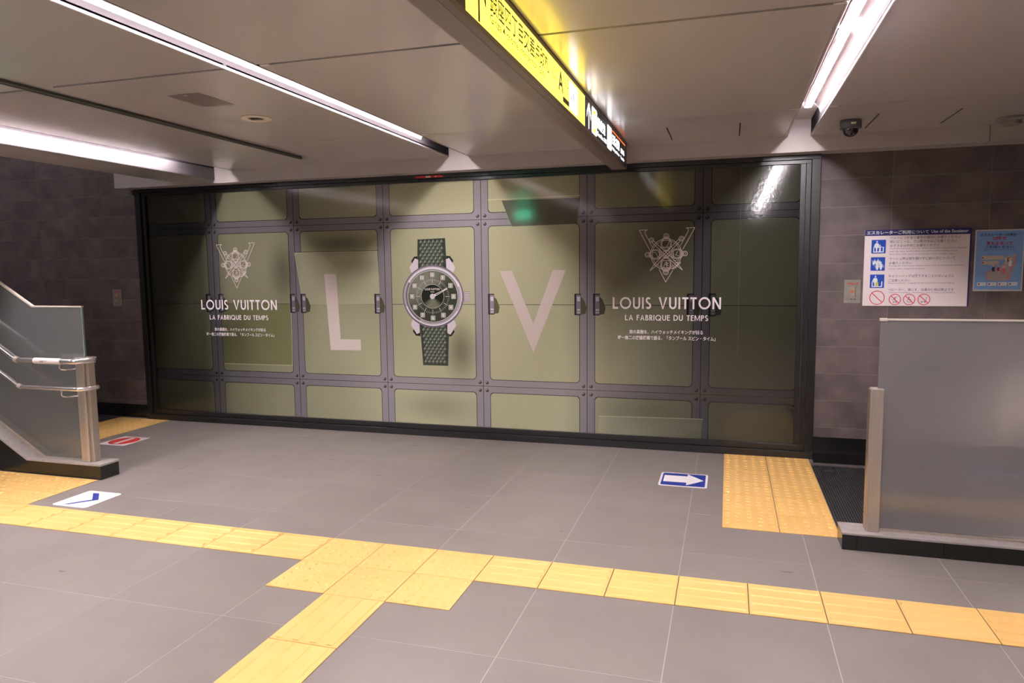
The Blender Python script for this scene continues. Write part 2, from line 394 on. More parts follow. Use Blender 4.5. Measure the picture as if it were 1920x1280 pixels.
I_em = ink('emblem line',(214,200,196), .0); I_hi = ink('rim highlight',(214,208,170), .8); I_low = ink('lower flap',(158,158,114))
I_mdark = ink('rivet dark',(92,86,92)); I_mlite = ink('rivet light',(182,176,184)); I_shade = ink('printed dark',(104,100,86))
PP = Plane((0, WY, 0), (1,0,0), (0,0,1), (0,-1,0))
po = thing('advertising_poster', (-.43, WY, 0))
PX0, PX1, PZ0, PZ1 = -3.337, 2.478, .094, 2.152
bk = obj('poster_sheet', box(PX0,PX1, WY,WY+.001, PZ0,PZ1), I_metal, po); bk.location = -po.location
SE = [-3.495,-2.612,-1.735,-.850,.035,.918,1.800,2.690]
rows = [(1.885,PZ1), (.503,1.771), (PZ0,.388)]
for i, (a, c) in enumerate(zip(SE, SE[1:])):
    x0, x1 = a+.064, c-.064
    if i == 0: x0 = PX0
    if i == 6: x1 = PX1
    for z0, z1 in rows:
        if z1 == PZ1 or z0 == PZ0:
            q = rrect(x0,x1,z0 if z1==PZ1 else z0-.05, z1+.05 if z1==PZ1 else z1,.03)
            q = [(x, min(max(z,PZ0),PZ1)) for x, z in q]; q2 = [(x+(.005 if x>(x0+x1)/2 else -.005), min(max(z+(.005 if z>(z0+z1)/2 else -.005),PZ0),PZ1)) for x, z in q]
            ded = []
            for p_ in q:
                if not ded or p_ != ded[-1]: ded.append(p_)
            de2 = []
            for p_ in q2:
                if not de2 or p_ != de2[-1]: de2.append(p_)
            q, q2 = ded, de2
        else: q = rrect(x0,x1,z0,z1,.03); q2 = rrect(x0-.005,x1+.005,z0-.005,z1+.005,.034)
        q2 = [(min(max(x,PX0),PX1), z) for x, z in q2]
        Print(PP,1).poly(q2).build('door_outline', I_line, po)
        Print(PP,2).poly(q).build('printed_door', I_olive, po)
sl = Print(PP,1)
for s in SE[1:-1]: sl.rect(s-.0025,s+.0025,PZ0,PZ1)
for z in (1.828,.445): sl.rect(PX0,PX1,z-.002,z+.002)
sl.build('seam_lines', I_line, po)
r1, r2, r3 = Print(PP,2), Print(PP,3), Print(PP,4)
for s in SE[1:-1]:
    for z in (1.828,.445):
        for dx in (-.031,.031):
            for dz in (-.033,.033):
                r1.disc(s+dx+.002,z+dz-.003,.0145,n=14); r2.disc(s+dx,z+dz,.012,n=14); r3.disc(s+dx-.004,z+dz+.004,.005,n=10)
for o in (r1.build('rivet_shadows', I_line, po), r2.build('rivets', I_mdark, po), r3.build('rivet_highlights', I_mlite, po)): o['kind'] = 'stuff'
mid = Print(PP,3)
for a, c in zip(SE, SE[1:]): mid.rect(max(a+.064,PX0), min(c-.064,PX1), 1.128,1.132)
mid.build('door_split_lines', I_line, po)
# open flaps of the printed doors
Print(PP,3).line([(-1.736,1.590),(-.914,1.592)],.006).build('flap_shadow', I_mdark, po)
Print(PP,4).poly([(-1.736,1.585),(-.914,1.587),(-.903,1.130),(-1.668,1.127)]).build('open_flap', I_flap, po)
Print(PP,5).line([(-1.736,1.585),(-.914,1.587)],.006).line([(-1.736,1.585),(-1.668,1.127)],.004).build('flap_rim', I_hi, po)
Print(PP,4).rr(-2.546,-1.802,.568,1.126,.012).build('open_flap', I_low, po)
Print(PP,5).line([(-2.54,.566),(-1.815,.568),(-1.802,.58),(-1.796,1.115)],.006).build('flap_rim', I_hi, po)
Print(PP,3).poly([(.215,1.975),(.30,1.765),(.84,1.772),(.856,1.975)]).build('flap_shadow', I_shade, po)
Print(PP,4).line([(.098,1.985),(.86,1.992)],.007).build('flap_rim', I_hi, po)
Print(PP,4).poly([(.103,1.99),(.855,1.995),(.855,2.15),(.105,2.15)]).build('open_flap', I_olive, po)
Print(PP,4).poly([(1.016,.238),(1.822,.252),(1.808,PZ0),(1.006,PZ0)]).build('open_flap', I_flap, po)
Print(PP,5).line([(1.016,.238),(1.822,.252)],.005).build('flap_rim', I_hi, po)
# clasps
cs = {'shadow': ink('clasp shadow',(104,98,74)), 'dark': ink('clasp dark',(60,56,62)), 'mid': ink('clasp mid',(142,136,146)), 'lite': ink('clasp light',(208,202,212))}
for xa, side in ((-2.712,0),(-2.572,0),(-1.802,0),(-1.692,1),(-.956,1),(.087,1),(.815,1),(.966,1),(1.690,0),(1.850,0)):
    q = []
    q.append(Print(PP,6).poly([(xa+.03,1.215),(xa+.075,1.175),(xa+.10,1.11),(xa+.09,1.06),(xa+.03,1.05)]).build('clasp_shadow', cs['shadow'] if side else I_shade, po))
    q.append(Print(PP,7).rr(xa,xa+.054,1.048,1.220,.006).build('clasp', cs['dark'], po))
    c_ = q[-1]
    s1 = Print(PP,8).rr(xa+.016,xa+.052,1.056,1.212,.006).build('clasp_face', cs['mid'], None); s1.parent = c_
    s2 = Print(PP,9).rect(xa+.022,xa+.048,1.160,1.196).rect(xa+.022,xa+.048,1.085,1.098).rect(xa+.022,xa+.048,1.066,1.074).build('clasp_highlight', cs['lite'], None); s2.parent = c_
# big letters
Print(PP,6).poly([(-1.404,.718),(-1.102,.722),(-1.102,.818),(-1.300,.818),(-1.323,1.393),(-1.443,1.393)][::1]).build('big_letter', I_big, po)
Print(PP,6).poly([(.191,1.406),(.297,1.406),(.473,.974),(.474,.738)]).poly([(.473,.974),(.641,1.410),(.746,1.410),(.474,.738)]).build('big_letter', I_big, po)

# drawn capitals: geometric sans, cap height 1, stroke width w
def glyph(P, ch, x, y, h, w):
    """draws one capital, returns its advance"""
    def R(a,b,c,d): P.rect(x+a*h,x+b*h,y+c*h,y+d*h)
    def Q(*p): P.poly([(x+a*h,y+b*h) for a,b in p])
    def A(cx,cy,rx,ry,a0,a1,n=40): P.ring(x+cx*h,y+cy*h,(rx-w/2)*h,(ry-w/2)*h,w*h,a0,a1,n)
    if ch == 'L': R(0,w,0,1); R(w,.50,0,w); return .50
    if ch == 'O': A(.52,.5,.52,.52,0,360); return 1.04
    if ch == 'Q': A(.52,.5,.52,.52,0,360); Q((.56,.36),(.56+w*1.3,.36),(1.06,-.05),(1.06-w*1.3,-.05)); return 1.06
    if ch == 'U': R(0,w,.34,1); R(.66-w,.66,.34,1); A(.33,.34,.33,.35,180,360,28); return .66
    if ch == 'I': R(0,w,0,1); return w
    if ch == 'S': A(.25,.735,.245,.275,35,270,30); A(.25,.262,.255,.272,-145,90,30); return .50
    if ch == 'V': Q((0,1),(w*1.12,1),(.42,.02),(.36,-.02)); Q((.36,-.02),(.42,.02),(.78,1),(.78-w*1.12,1)); Q((.33,0),(.45,0),(.42,.14),(.36,.14)); return .78
    if ch == 'T': R(.20,.20+w,0,1); R(0,.40+w,1-w,1); return .40+w
    if ch == 'N': R(0,w,0,1); R(.74-w,.74,0,1); Q((0,1),(w*1.1,1),(.74,0),(.74-w*1.1,0)); return .74
    if ch == 'A': Q((0,0),(w*1.12,0),(.42,.98),(.34,.98)); Q((.76,0),(.76-w*1.12,0),(.34,.98),(.42,.98)); Q((.31,1),(.45,1),(.42,.86),(.34,.86)); R(.17,.59,.25,.25+w*.9); return .76
    if ch == 'F': R(0,w,0,1); R(w,.46,1-w,1); R(w,.44,.5,.5+w*.9); return .46
    if ch == 'E': R(0,w,0,1); R(w,.48,1-w,1); R(w,.46,.48,.48+w*.9); R(w,.48,0,w); return .48
    if ch == 'B': R(0,w,0,1); R(w,.24,1-w,1); R(w,.26,.5,.5+w); R(w,.26,0,w); A(.24,.76,.24,.245,-90,90,24); A(.25,.28,.28,.285,-90,90,24); return .53
    if ch == 'R': R(0,w,0,1); R(w,.24,1-w,1); R(w,.26,.44,.44+w); A(.24,.72,.28,.285,-90,90,24); Q((.22,.46),(.22+w*1.2,.46),(.56,0),(.56-w*1.2,0)); return .56
    if ch == 'P': R(0,w,0,1); R(w,.24,1-w,1); R(w,.26,.44,.44+w); A(.24,.72,.28,.285,-90,90,24); return .52
    if ch == 'D': R(0,w,0,1); R(w,.30,1-w,1); R(w,.30,0,w); A(.26,.5,.5,.505,-90,90,28); return .76
    if ch == 'M': R(0,w*.9,0,1); R(.92-w*.9,.92,0,1); Q((0,1),(w,1),(.50,.06),(.42,.06)); Q((.92,1),(.92-w,1),(.42,.06),(.50,.06)); return .92
    return .34
def caps(s, x0, x1, y, h, w, track, m, parent, name, lev=10, split=False):
    class Z:                                                  # dry run for the width
        def __getattr__(s, n): return lambda *a, **k: s
    tot = sum(glyph(Z(), c, 0,0,1,w)+track for c in s)-track
    P = Print(PP, lev); k = (x1-x0)/tot; cx = x0
    for c in s:
        tmp = Print(PP, lev); adv = glyph(tmp, c, 0, 0, 1.0, w)
        kk = 0
        for f in tmp.bm.faces:
            kk += 1; P.bm.faces.new([P.bm.verts.new(PP.at(cx+(v.co.x)*k, y+(v.co.z)*h, lev+(kk % 80)*.009)) for v in f.verts])
        tmp.bm.free(); cx += (adv+track)*k
        if split and c != ' ': P.build(name, m, parent); P = Print(PP, lev)
    if not split: o = P.build(name, m, parent); o['kind'] = 'stuff'; return o
caps('LOUIS VUITTON', 1.123,1.942, 1.102,.090,.155,.17, I_white, po, 'brand_letter', split=True)
caps('LA FABRIQUE DU TEMPS', 1.220,1.849, 1.012,.043,.16,.15, I_white, po, 'subtitle_lettering')
caps('LOUIS VUITTON', -2.768,-1.942, 1.074,.090,.155,.17, I_white, po, 'brand_letter', split=True)
caps('LA FABRIQUE DU TEMPS', -2.680,-2.040, .980,.043,.16,.15, I_white, po, 'subtitle_lettering')
J1, J2 = '旅の真髄を、ハイウォッチメイキングが誇る', '唯一無二の複雑機構で語る、「タンブール スピン・タイム」'
text(J1, PP,10, 1.254,1.813,.907,.939, I_white, 'small_lettering', po, .012)
text(J2, PP,10, 1.166,1.906,.860,.893, I_white, 'small_lettering', po, .012)
text(J1, PP,10, -2.631,-2.072,.873,.905, I_white, 'small_lettering', po, .012)
text(J2, PP,10, -2.724,-1.984,.826,.859, I_white, 'small_lettering', po, .012)

def emblem(cx, cz):
    k = .412/1140; P = Print(PP,10); w = .0042
    def T(p): return (cx+(p[0]-710)*k, cz+(620-p[1])*k)
    def Ln(*p, ww=w): P.line([T(q) for q in p], ww)
    def Rg(x,y,rx,ry,a0=0,a1=360,rot=0,ww=w): X,Z = T((x,y)); P.ring(X,Z,rx*k,ry*k,ww,a0,a1,30,rot)
    Ln((370,535),(150,120),(150,104),(312,100),(280,116),(264,140),(266,172),(418,465))
    Ln((1055,525),(1287,95),(1287,75),(1118,80),(1155,95),(1165,140),(1008,440))
    Ln((565,930),(708,1210),(850,965))
    Rg(710,620,322,322); Rg(710,620,290,290,ww=.003)
    for x,y,rx,ry in ((710,405,108,152),(710,835,108,152),(485,622,132,102),(935,615,132,102)):
        Rg(x,y,rx,ry); Rg(x,y,rx-22,ry-22,ww=.003)
    for x,y in ((710,240),(710,1003),(325,626),(1097,614)): Rg(x,y,55,50); Rg(x,y,24,26,ww=.003)
    Rg(710,620,75,75,ww=.003)
    for (x0,y0,x1,y1,tx,ty) in ((985,330,480,850,375,965),(430,350,950,850,1050,955)):
        d = math.hypot(x1-x0,y1-y0); nx,ny = -(y1-y0)/d*24,(x1-x0)/d*24
        Ln((x0+nx,y0+ny),(x1+nx,y1+ny),(tx,ty),(x1-nx,y1-ny),(x0-nx,y0-ny),(x0+nx,y0+ny)); Ln((x1+nx,y1+ny),(x1-nx,y1-ny))
        for f in (.3,.62):
            mx,my = x0+(x1-x0)*f, y0+(y1-y0)*f; Ln((mx+nx,my+ny),(mx-nx,my-ny),ww=.003)
    Rg(1025,298,50,46); Rg(400,318,50,46); Rg(1025,298,24,22,ww=.003); Rg(400,318,24,22,ww=.003)
    # figures inside the four lenses
    Ln((640,330),(780,330),(740,440),(715,455),ww=.003); Ln((640,470),(780,470),ww=.003); Ln((650,490),(770,490),ww=.003)
    Ln((415,575),(500,590),(545,690),ww=.003); Ln((440,690),(400,640),ww=.003); Ln((550,560),(585,620),(550,690),ww=.003); Ln((570,560),(570,690),ww=.003)
    Ln((955,560),(905,640),(990,665),ww=.003); Ln((860,560),(850,620),(865,690),ww=.003); Ln((1010,560),(1015,690),ww=.003); Ln((850,560),(880,690),ww=.003)
    Ln((650,760),(770,760),ww=.003); Ln((710,790),(670,860),(665,910),ww=.003); Ln((700,800),(760,810),(700,850),(765,860),ww=.003); Ln((720,780),(735,910),ww=.003); Ln((650,915),(770,915),ww=.003)
    # gear teeth low right
    for a in range(-62,-28,7):
        c_,s_ = math.cos(math.radians(a)),-math.sin(math.radians(a)); Ln((710+c_*325,620+s_*325),(710+c_*362,620+s_*362)); 
    Rg(710,620,345,345,-68,-28)
    Ln((860,770),(960,740),ww=.003); Ln((880,800),(975,800),ww=.003); Ln((840,830),(860,880),ww=.003)
    return P.build('emblem', I_em, po)
emblem(1.531,1.522); emblem(-2.361,1.488)

# the printed wristwatch
cx, cz = -.407, 1.198; u = .279/270
G = lambda n, c: ink('watch '+n, c, 0)
#w_sh = Print(PP,5).poly([(-.30,.62),(-.16,.66),(-.10,.80),(-.09,1.0),(-.27,.95)]).build('watch_shadow', ink('watch soft shadow',(140,132,102)), po)
def strap(p4, n0, rows_):
    bl, br, tr_, tl = p4
    s = Print(PP,7).poly([bl,br,tr_,tl]).build('watch_strap', G('strap',(62,68,60)), po)
    A, B, C = Print(PP,8), Print(PP,8), Print(PP,8)
    def at(a, b):
        xl = bl[0]+(tl[0]-bl[0])*b; xr = br[0]+(tr_[0]-br[0])*b; return (xl+(xr-xl)*(.05+.90*a), bl[1]+(tl[1]-bl[1])*b)
    for r in range(rows_*2-1):
        for c in range(n0 - (r % 2)):
            a = (c+.5+(r % 2)*.5)/n0; b = (r+1)/(rows_*2); da, db = .5/n0*.94, .94/(rows_*2)
            m_, l_, t_, r_, d_ = at(a,b), at(a-da,b), at(a,b+db), at(a+da,b), at(a,b-db)
            A.poly([m_,t_,l_]); B.poly([m_,r_,t_]); C.poly([m_,l_,d_])
    for P_, cc, nm in ((A,(142,148,134),'light'),(B,(100,106,94),'mid'),(C,(84,90,80),'low')):
        o = P_.build('quilted_facets', G('facet '+nm,cc), None); o.parent = s
    o = Print(PP,8).line([bl,tl],.004).line([br,tr_],.004).build('strap_edge', G('edge',(96,104,92)), None); o.parent = s
strap(((-.544,1.40),(-.274,1.40),(-.286,1.685),(-.534,1.679)),6,5)
strap(((-.508,.608),(-.280,.608),(-.262,.99),(-.532,.99)),6,7)
def lug(sx, sz):
    P = Print(PP,6); f = lambda p: (cx+sx*p[0]*u, cz+sz*p[1]*u)
    P.poly([f(p) for p in ((112,200),(118,330),(158,326),(186,290),(165,240))]).build('lug_underside', G('lug dark',(48,50,48)), po)
    Print(PP,9).poly([f(p) for p in ((125,215),(122,300),(150,312),(202,236),(190,204),(165,170))]).build('watch_lug', G('lug',(216,206,214)), po)
for sx in (-1,1):
    for sz in (-1,1): lug(sx,sz)
cr = Print(PP,9).rr(cx+262*u,cx+326*u,cz-44*u,cz+40*u,.008).build('watch_crown', G('crown',(150,142,148)), po)
P = Print(PP,10)
for k in range(6): P.rect(cx+276*u,cx+324*u,cz+(-38+k*13)*u,cz+(-33+k*13)*u)
o = P.build('crown_ridges', G('ridge',(224,216,222)), None); o.parent = cr
case = Print(PP,11).disc(cx,cz,.279,.266,60).build('watch_case', G('case',(118,110,122)), po)
def cp(name, P, m):
    o = P.build(name, m, None); o.parent = case; return o
cp('bezel', Print(PP,12).disc(cx,cz,.268,.255,60), G('bezel',(176,168,178)))
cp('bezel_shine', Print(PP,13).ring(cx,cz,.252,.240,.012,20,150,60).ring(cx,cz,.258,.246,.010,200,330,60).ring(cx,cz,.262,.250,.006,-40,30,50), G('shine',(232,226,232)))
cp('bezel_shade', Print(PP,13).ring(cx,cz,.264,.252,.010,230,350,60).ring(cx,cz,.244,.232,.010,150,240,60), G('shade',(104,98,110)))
cp('inner_bezel', Print(PP,14).disc(cx,cz,.236,.226,60), G('inner',(92,90,92)))
cp('dial_rim', Print(PP,15).ring(cx,cz,.229,.219,.005,0,360,60), G('rimlight',(214,210,206)))
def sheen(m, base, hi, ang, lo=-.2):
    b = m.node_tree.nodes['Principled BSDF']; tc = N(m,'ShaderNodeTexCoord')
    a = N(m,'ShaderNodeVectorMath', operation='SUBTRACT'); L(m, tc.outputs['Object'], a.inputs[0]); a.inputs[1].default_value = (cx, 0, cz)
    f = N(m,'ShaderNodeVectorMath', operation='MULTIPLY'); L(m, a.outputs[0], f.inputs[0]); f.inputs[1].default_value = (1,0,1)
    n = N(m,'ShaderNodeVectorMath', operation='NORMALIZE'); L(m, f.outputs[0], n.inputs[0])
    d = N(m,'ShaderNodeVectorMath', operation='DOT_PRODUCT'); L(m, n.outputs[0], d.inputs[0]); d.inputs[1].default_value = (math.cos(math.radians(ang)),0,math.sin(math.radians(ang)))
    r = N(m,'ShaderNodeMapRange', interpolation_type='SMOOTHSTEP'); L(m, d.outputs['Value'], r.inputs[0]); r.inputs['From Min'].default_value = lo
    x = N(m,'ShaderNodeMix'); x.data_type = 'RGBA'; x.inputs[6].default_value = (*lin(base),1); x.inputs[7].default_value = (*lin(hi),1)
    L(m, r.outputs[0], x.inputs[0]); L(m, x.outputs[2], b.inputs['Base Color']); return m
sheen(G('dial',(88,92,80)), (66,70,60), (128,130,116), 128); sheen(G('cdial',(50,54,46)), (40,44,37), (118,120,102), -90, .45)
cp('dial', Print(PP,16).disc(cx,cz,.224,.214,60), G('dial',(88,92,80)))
P = Print(PP,18)
for k in range(60):
    a = math.radians(k*6); r0, r1 = (.118,.155) if k % 5 == 0 else (.138,.152); P.line([(cx+r0*math.cos(a),cz+r0*.96*math.sin(a)),(cx+r1*math.cos(a),cz+r1*.96*math.sin(a))], .0042 if k % 5 == 0 else .0022)
cp('minute_marks', P, G('marks',(210,206,196)))
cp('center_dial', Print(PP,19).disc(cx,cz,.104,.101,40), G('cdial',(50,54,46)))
cp('center_ring', Print(PP,20).ring(cx,cz,.104,.101,.003,0,360,48), G('cring',(196,192,180)))
P, P2 = Print(PP,18), Print(PP,19)
for k in range(12):
    a = math.radians(90-30*k); x, z = cx+.190*math.cos(a), cz+.183*math.sin(a)
    P2.rr(x-.0215,x+.0215,z-.0215,z+.0215,.004); P.rr(x-.026,x+.022,z-.023,z+.025,.004)
cp('cube_shadows', P, G('cubesh',(44,46,40)))['kind'] = 'stuff'; cp('hour_cubes', P2, G('cube',(176,174,162)))['kind'] = 'stuff'
for k in range(12):
    a = math.radians(90-30*k); x, z = cx+.190*math.cos(a), cz+.183*math.sin(a); n = str(k or 12); hw = .012 if len(n) == 2 else (.0035 if n == '1' else .0075)
    o = text(n, PP,21, x-hw,x+hw,z-.013,z+.013, G('numeral',(236,232,222)), 'numeral', None, .02); o.parent = case
a = math.radians(26); ca, sa = math.cos(a), math.sin(a)
def hp(r, t): return (cx+r*ca-t*sa, cz+r*sa+t*ca)
cp('watch_hand', Print(PP,23).poly([hp(0,-.011),hp(.150,-.003),hp(.150,.003),hp(0,.011)]), G('hand',(236,232,232)))
cp('hand_slot', Print(PP,24).poly([hp(.03,-.004),hp(.10,-.002),hp(.10,.002),hp(.03,.004)]), G('slot',(60,62,56)))
cp('hand_hub', Print(PP,25).disc(cx,cz,.023,.023,24), G('hub',(206,200,204)))
o = text('LOUIS VUITTON', PP,22, cx-.068,cx+.066,cz+.052,cz+.070, G('name',(226,222,214)), 'dial_lettering', None, .02); o.parent = case
o = text('PARIS', PP,22, cx-.018,cx+.018,cz+.034,cz+.043, G('name',(226,222,214)), 'dial_lettering', None, .02); o.parent = case
Print(PP,6).rect(2.068,2.0705,.75,2.14).build('film_seam', ink('film edge',(92,88,82),0), po)
tag(po, 'wide glossy poster of olive locker doors with a printed wristwatch and big L V', 'poster')
# ---------------------------------------------------------------- tactile paving
def bars_mesh(w, d, along_x=True):
    bm = box(.0024, w-.0024, .0024, d-.0024, .0008, .0035)
    for i in range(4):
        if along_x:
            c = d*(i+.5)/4; pts = [(c-.015,.0034),(c-.010,.0075),(c+.010,.0075),(c+.015,.0034)]; prism(bm, pts, 'x', .012, w-.012)
        else:
            c = w*(i+.5)/4; pts = [(c-.015,.0034),(c-.010,.0075),(c+.010,.0075),(c+.015,.0034)]; prism(bm, pts, 'y', .012, d-.012)
    return bm
def dots_mesh(w, d, nx=5, ny=5, n=8):
    bm = box(.0024, w-.0024, .0024, d-.0024, .0008, .0035)
    for i in range(nx):
        for j in range(ny):
            cx_, cy_ = .3*(i+.5)/5, d-.3*(j+.5)/5
            a = [bm.verts.new((cx_+.0155*math.cos(2*PI*k/n), cy_+.0155*math.sin(2*PI*k/n), .0034)) for k in range(n)]
            b = [bm.verts.new((cx_+.0095*math.cos(2*PI*k/n), cy_+.0095*math.sin(2*PI*k/n), .0084)) for k in range(n)]
            for k in range(n): bm.faces.new((a[k], a[(k+1)%n], b[(k+1)%n], b[k]))
            bm.faces.new(b)
    return bm
tcache = {}
def tac(parent, kind, x, y, w=.3, d=.3):
    key = (kind, round(w,3), round(d,3))
    if key not in tcache:
        bm = {'barx': lambda: bars_mesh(w,d,True), 'bary': lambda: bars_mesh(w,d,False), 'dots': lambda: dots_mesh(w,d,min(5,int(w/.058)),min(5,int((d+.02)/.06)))}[kind]()
        o = obj('paving_tile', bm, M_yel, parent); tcache[key] = o
    else:
        o = tcache[key].copy(); COL.objects.link(o); o.parent = parent
    o.location = (x-parent.location.x, y-parent.location.y, 0)
M_bed = mat('joint brown', (112,88,52), rough=.8)
def bed(t, *rects):
    for x0,x1,y0,y1 in rects:
        o = obj('bedding', box(x0,x1,y0,y1,0,.0008), M_bed, t); o.location = -t.location
t = thing('tactile_path', (0,-.3,0)); bed(t, (-4.5,-.001,-.299,-.001))
x = -.3
while x > -4.6: tac(t, 'barx', x, -.3); x -= .3
tag(t, 'yellow ribbed tactile strip running left from the dotted block', 'tactile paving', 'tactile paving on the floor')
t = thing('tactile_path', (.9,-.3,0)); bed(t, (.901,4.8,-.299,-.001))
for i in range(3,16): tac(t, 'barx', .3*i, -.3)
tag(t, 'yellow ribbed tactile strip running right from the dotted block', 'tactile paving', 'tactile paving on the floor')
t = thing('tactile_block', (0,-.6,0)); bed(t, (.001,.899,-.599,-.001))
for i in range(3):
    for j in range(2): tac(t, 'dots', .3*i, -.3-.3*j)
tag(t, 'yellow dotted warning block of six tiles where the strips meet', 'tactile paving', 'tactile paving on the floor')
t = thing('tactile_path', (.3,-.6,0)); bed(t, (.304,.602,-2.199,-.601))
for d0 in (-1.0,-1.4,-1.8,-2.2): tac(t, 'bary', .303, d0, .3, .4)
tag(t, 'yellow ribbed tactile strip running toward the viewer from the dotted block', 'tactile paving', 'tactile paving on the floor')
t = thing('tactile_pad', (1.98,.70,0)); bed(t, (1.983,2.581,.701,2.315))
for i in range(2):
    for j in range(6):
        y = .70+.29*j; tac(t, 'dots', 1.982+.3*i, y, .3, .288 if j < 5 else WY-.055-y)
tag(t, 'yellow dotted tactile pad before the ribbed escalator plate at right', 'tactile paving', 'tactile paving on the floor')
t = thing('tactile_pad', (-3.765,.7,0))
for i in range(2):
    for j in range(6):
        y = .72+.29*j; tac(t, 'dots', -3.765+.3*i, y, .3, .288 if j < 5 else WY-.055-y)
tag(t, 'yellow dotted tactile pad behind the left glass barrier by the poster corner', 'tactile paving', 'tactile paving on the floor')
t = thing('tactile_pad', (-2.75,.0,0))
for i in range(3):
    tac(t, 'dots', -3.05+.3*i, .232, .3, .3); tac(t, 'dots', -3.05+.3*i, .002, .3, .228)
tag(t, 'yellow dotted tactile pad in front of the left stone plinth', 'tactile paving', 'tactile paving on the floor')

# ---------------------------------------------------------------- floor stickers
FP = Plane((0,0,.0012), (1,0,0), (0,1,0), (0,0,1))
K_white = mat('sticker white', (232,226,226), rough=.4); K_blue = mat('sticker blue', (44,62,150), rough=.4); K_red = mat('sticker red', (206,52,44), rough=.5)
def sheet(name, x0,x1,y0,y1, r, m, label, cat='floor sticker', z=.0008):
    bm = prism(bmesh.new(), rrect(x0,x1,y0,y1,r), 'z', 0.0, z+.0004); o = thing(name, ((x0+x1)/2,(y0+y1)/2,0)); s = obj('sticker_base', bm, m, o); s.location = -o.location
    tag(o, label, cat, 'direction stickers on the floor'); return o
s = sheet('floor_sticker', 1.572,1.884,1.400,1.712,.02, K_white, 'square blue floor sticker with white arrow pointing right toward the dotted pad')
Print(FP,1).rr(1.586,1.870,1.416,1.698,.012).build('blue_field', K_blue, s)
Print(FP,2).poly([(1.598,1.492),(1.750,1.492),(1.750,1.430),(1.860,1.560),(1.750,1.690),(1.750,1.640),(1.598,1.640)]).build('white_arrow', K_white, s)
s = sheet('floor_sticker', -2.006,-1.738,.042,.332,.025, K_white, 'white floor sticker with blue chevron in front of left plinth')
Print(FP,1).poly([(-1.940,.292),(-1.896,.298),(-1.788,.190),(-1.897,.070),(-1.932,.068),(-1.832,.184)]).build('blue_chevron', K_blue, s)
s = sheet('floor_sticker', -3.048,-2.778,1.373,1.664,.008, K_white, 'white floor sticker with red no entry disc by the far left pad')
Print(FP,1).disc(-2.912,1.518,.118,.126,36).build('red_disc', K_red, s)
Print(FP,2).rect(-2.934,-2.890,1.415,1.622).build('white_bar', K_white, s)
s = sheet('floor_sticker', 3.60,3.95,-1.16,-.89,.02, K_white, 'blue floor sticker with white chevron mirrored in right frosted glass')
Print(FP,1).rr(3.612,3.938,-1.148,-.902,.012).build('blue_field', K_blue, s)
Print(FP,2).poly([(3.66,-1.03),(3.83,-1.12),(3.87,-1.12),(3.73,-1.03),(3.87,-.93),(3.83,-.93)]).build('white_chevron', K_white, s)

# ---------------------------------------------------------------- escalator landing plates
t = thing('landing_plate', (2.59,.70,0))
def sub(name, bm, m, t):
    o = obj(name, bm, m, t); o.location = -t.location; return o
sub('plate', box(2.586,5.55,.705,2.14,0,.003), M_dark, t)
rb = bmesh.new(); x = 2.592
while x < 5.5:
    prism(rb, [(x,.0028),(x+.0015,.0065),(x+.0065,.0065),(x+.008,.0028)], 'y', .706, 2.138); x += .0142
o = sub('ribs', rb, M_rubber, t); o['kind'] = 'stuff'
sub('edge_strip', box(2.586,5.55,2.143,2.214,0,.005), mottle(mat('worn edge metal',(120,112,114),rough=.5,metal=.5),(96,90,92),(140,132,132),18,5), t)
sub('threshold', box(2.607,5.55,2.216,WY-.009,0,.004), M_black, t)
Pl5 = Plane((0,0,.0066), (1,0,0), (0,1,0), (0,0,1))
q = Print(Pl5,1).rr(2.640,2.728,1.965,2.052,.006).build('maker_badge', mat('badge black',(26,26,28),rough=.4), t)
q2 = Print(Pl5,2).rect(2.648,2.70,2.022,2.030).rect(2.66,2.712,2.005,2.012).rect(2.652,2.69,1.985,1.993).rect(2.700,2.706,1.98,2.04).build('badge_marks', mat('badge grey',(96,92,96),rough=.5), None); q2.parent = q
tag(t, 'grey ribbed metal escalator landing plate behind right frosted barrier', 'landing plate')
t = thing('landing_plate', (-3.77,.70,0))
sub('plate', box(-6.9,-3.772,.705,WY-.01,0,.004), mottle(mat('dark landing metal',(84,80,88),rough=.45,metal=.5),(62,60,68),(104,100,108),9,5,stretch=(1,6,1)), t)
for i in range(6): sub('plate_seam', box(-6.9,-3.80,.98+.22*i,.984+.22*i,.0038,.0045), M_dark, t)
tag(t, 'dark metal landing plate beyond the far left dotted pad', 'landing plate')

# ---------------------------------------------------------------- right barrier
t = thing('glass_barrier', (2.567,.62,0))
sub('plinth', box(2.572,5.5,.548,.698,0,.078), M_dark, t)
for a, b in ((2.567,2.631),(2.633,3.016),(3.018,3.416),(3.418,3.816),(3.818,4.216),(4.218,4.8),(4.802,5.5)):
    sub('plinth_tile', box(a,b,.541,.548,0,.078), M_black, t)
sub('plinth_end', box(2.564,2.572,.543,.70,0,.078), M_black, t)
sub('plinth_cap', box(2.562,5.5,.538,.703,.078,.088,bevel=.001), M_cap, t)
sub('glass_channel', box(2.74,5.5,.612,.648,.088,.100), M_steel, t)
sub('glass_pane', box(2.713,5.5,.624,.636,.100,1.150), M_glassR, t)
sub('top_trim', box(2.713,5.5,.620,.640,1.150,1.158), M_trim, t)
sub('corner_clip', box(2.711,2.745,.618,.642,1.146,1.160,bevel=.002), M_trim, t)
sub('end_post', box(2.684,2.738,.585,.665,.088,.812,bevel=.002), M_steel, t)
sub('end_post_inner', box(2.676,2.684,.592,.658,.088,.806), M_steel, t)
tag(t, 'frosted grey glass barrier with steel end post on black plinth at right', 'barrier')

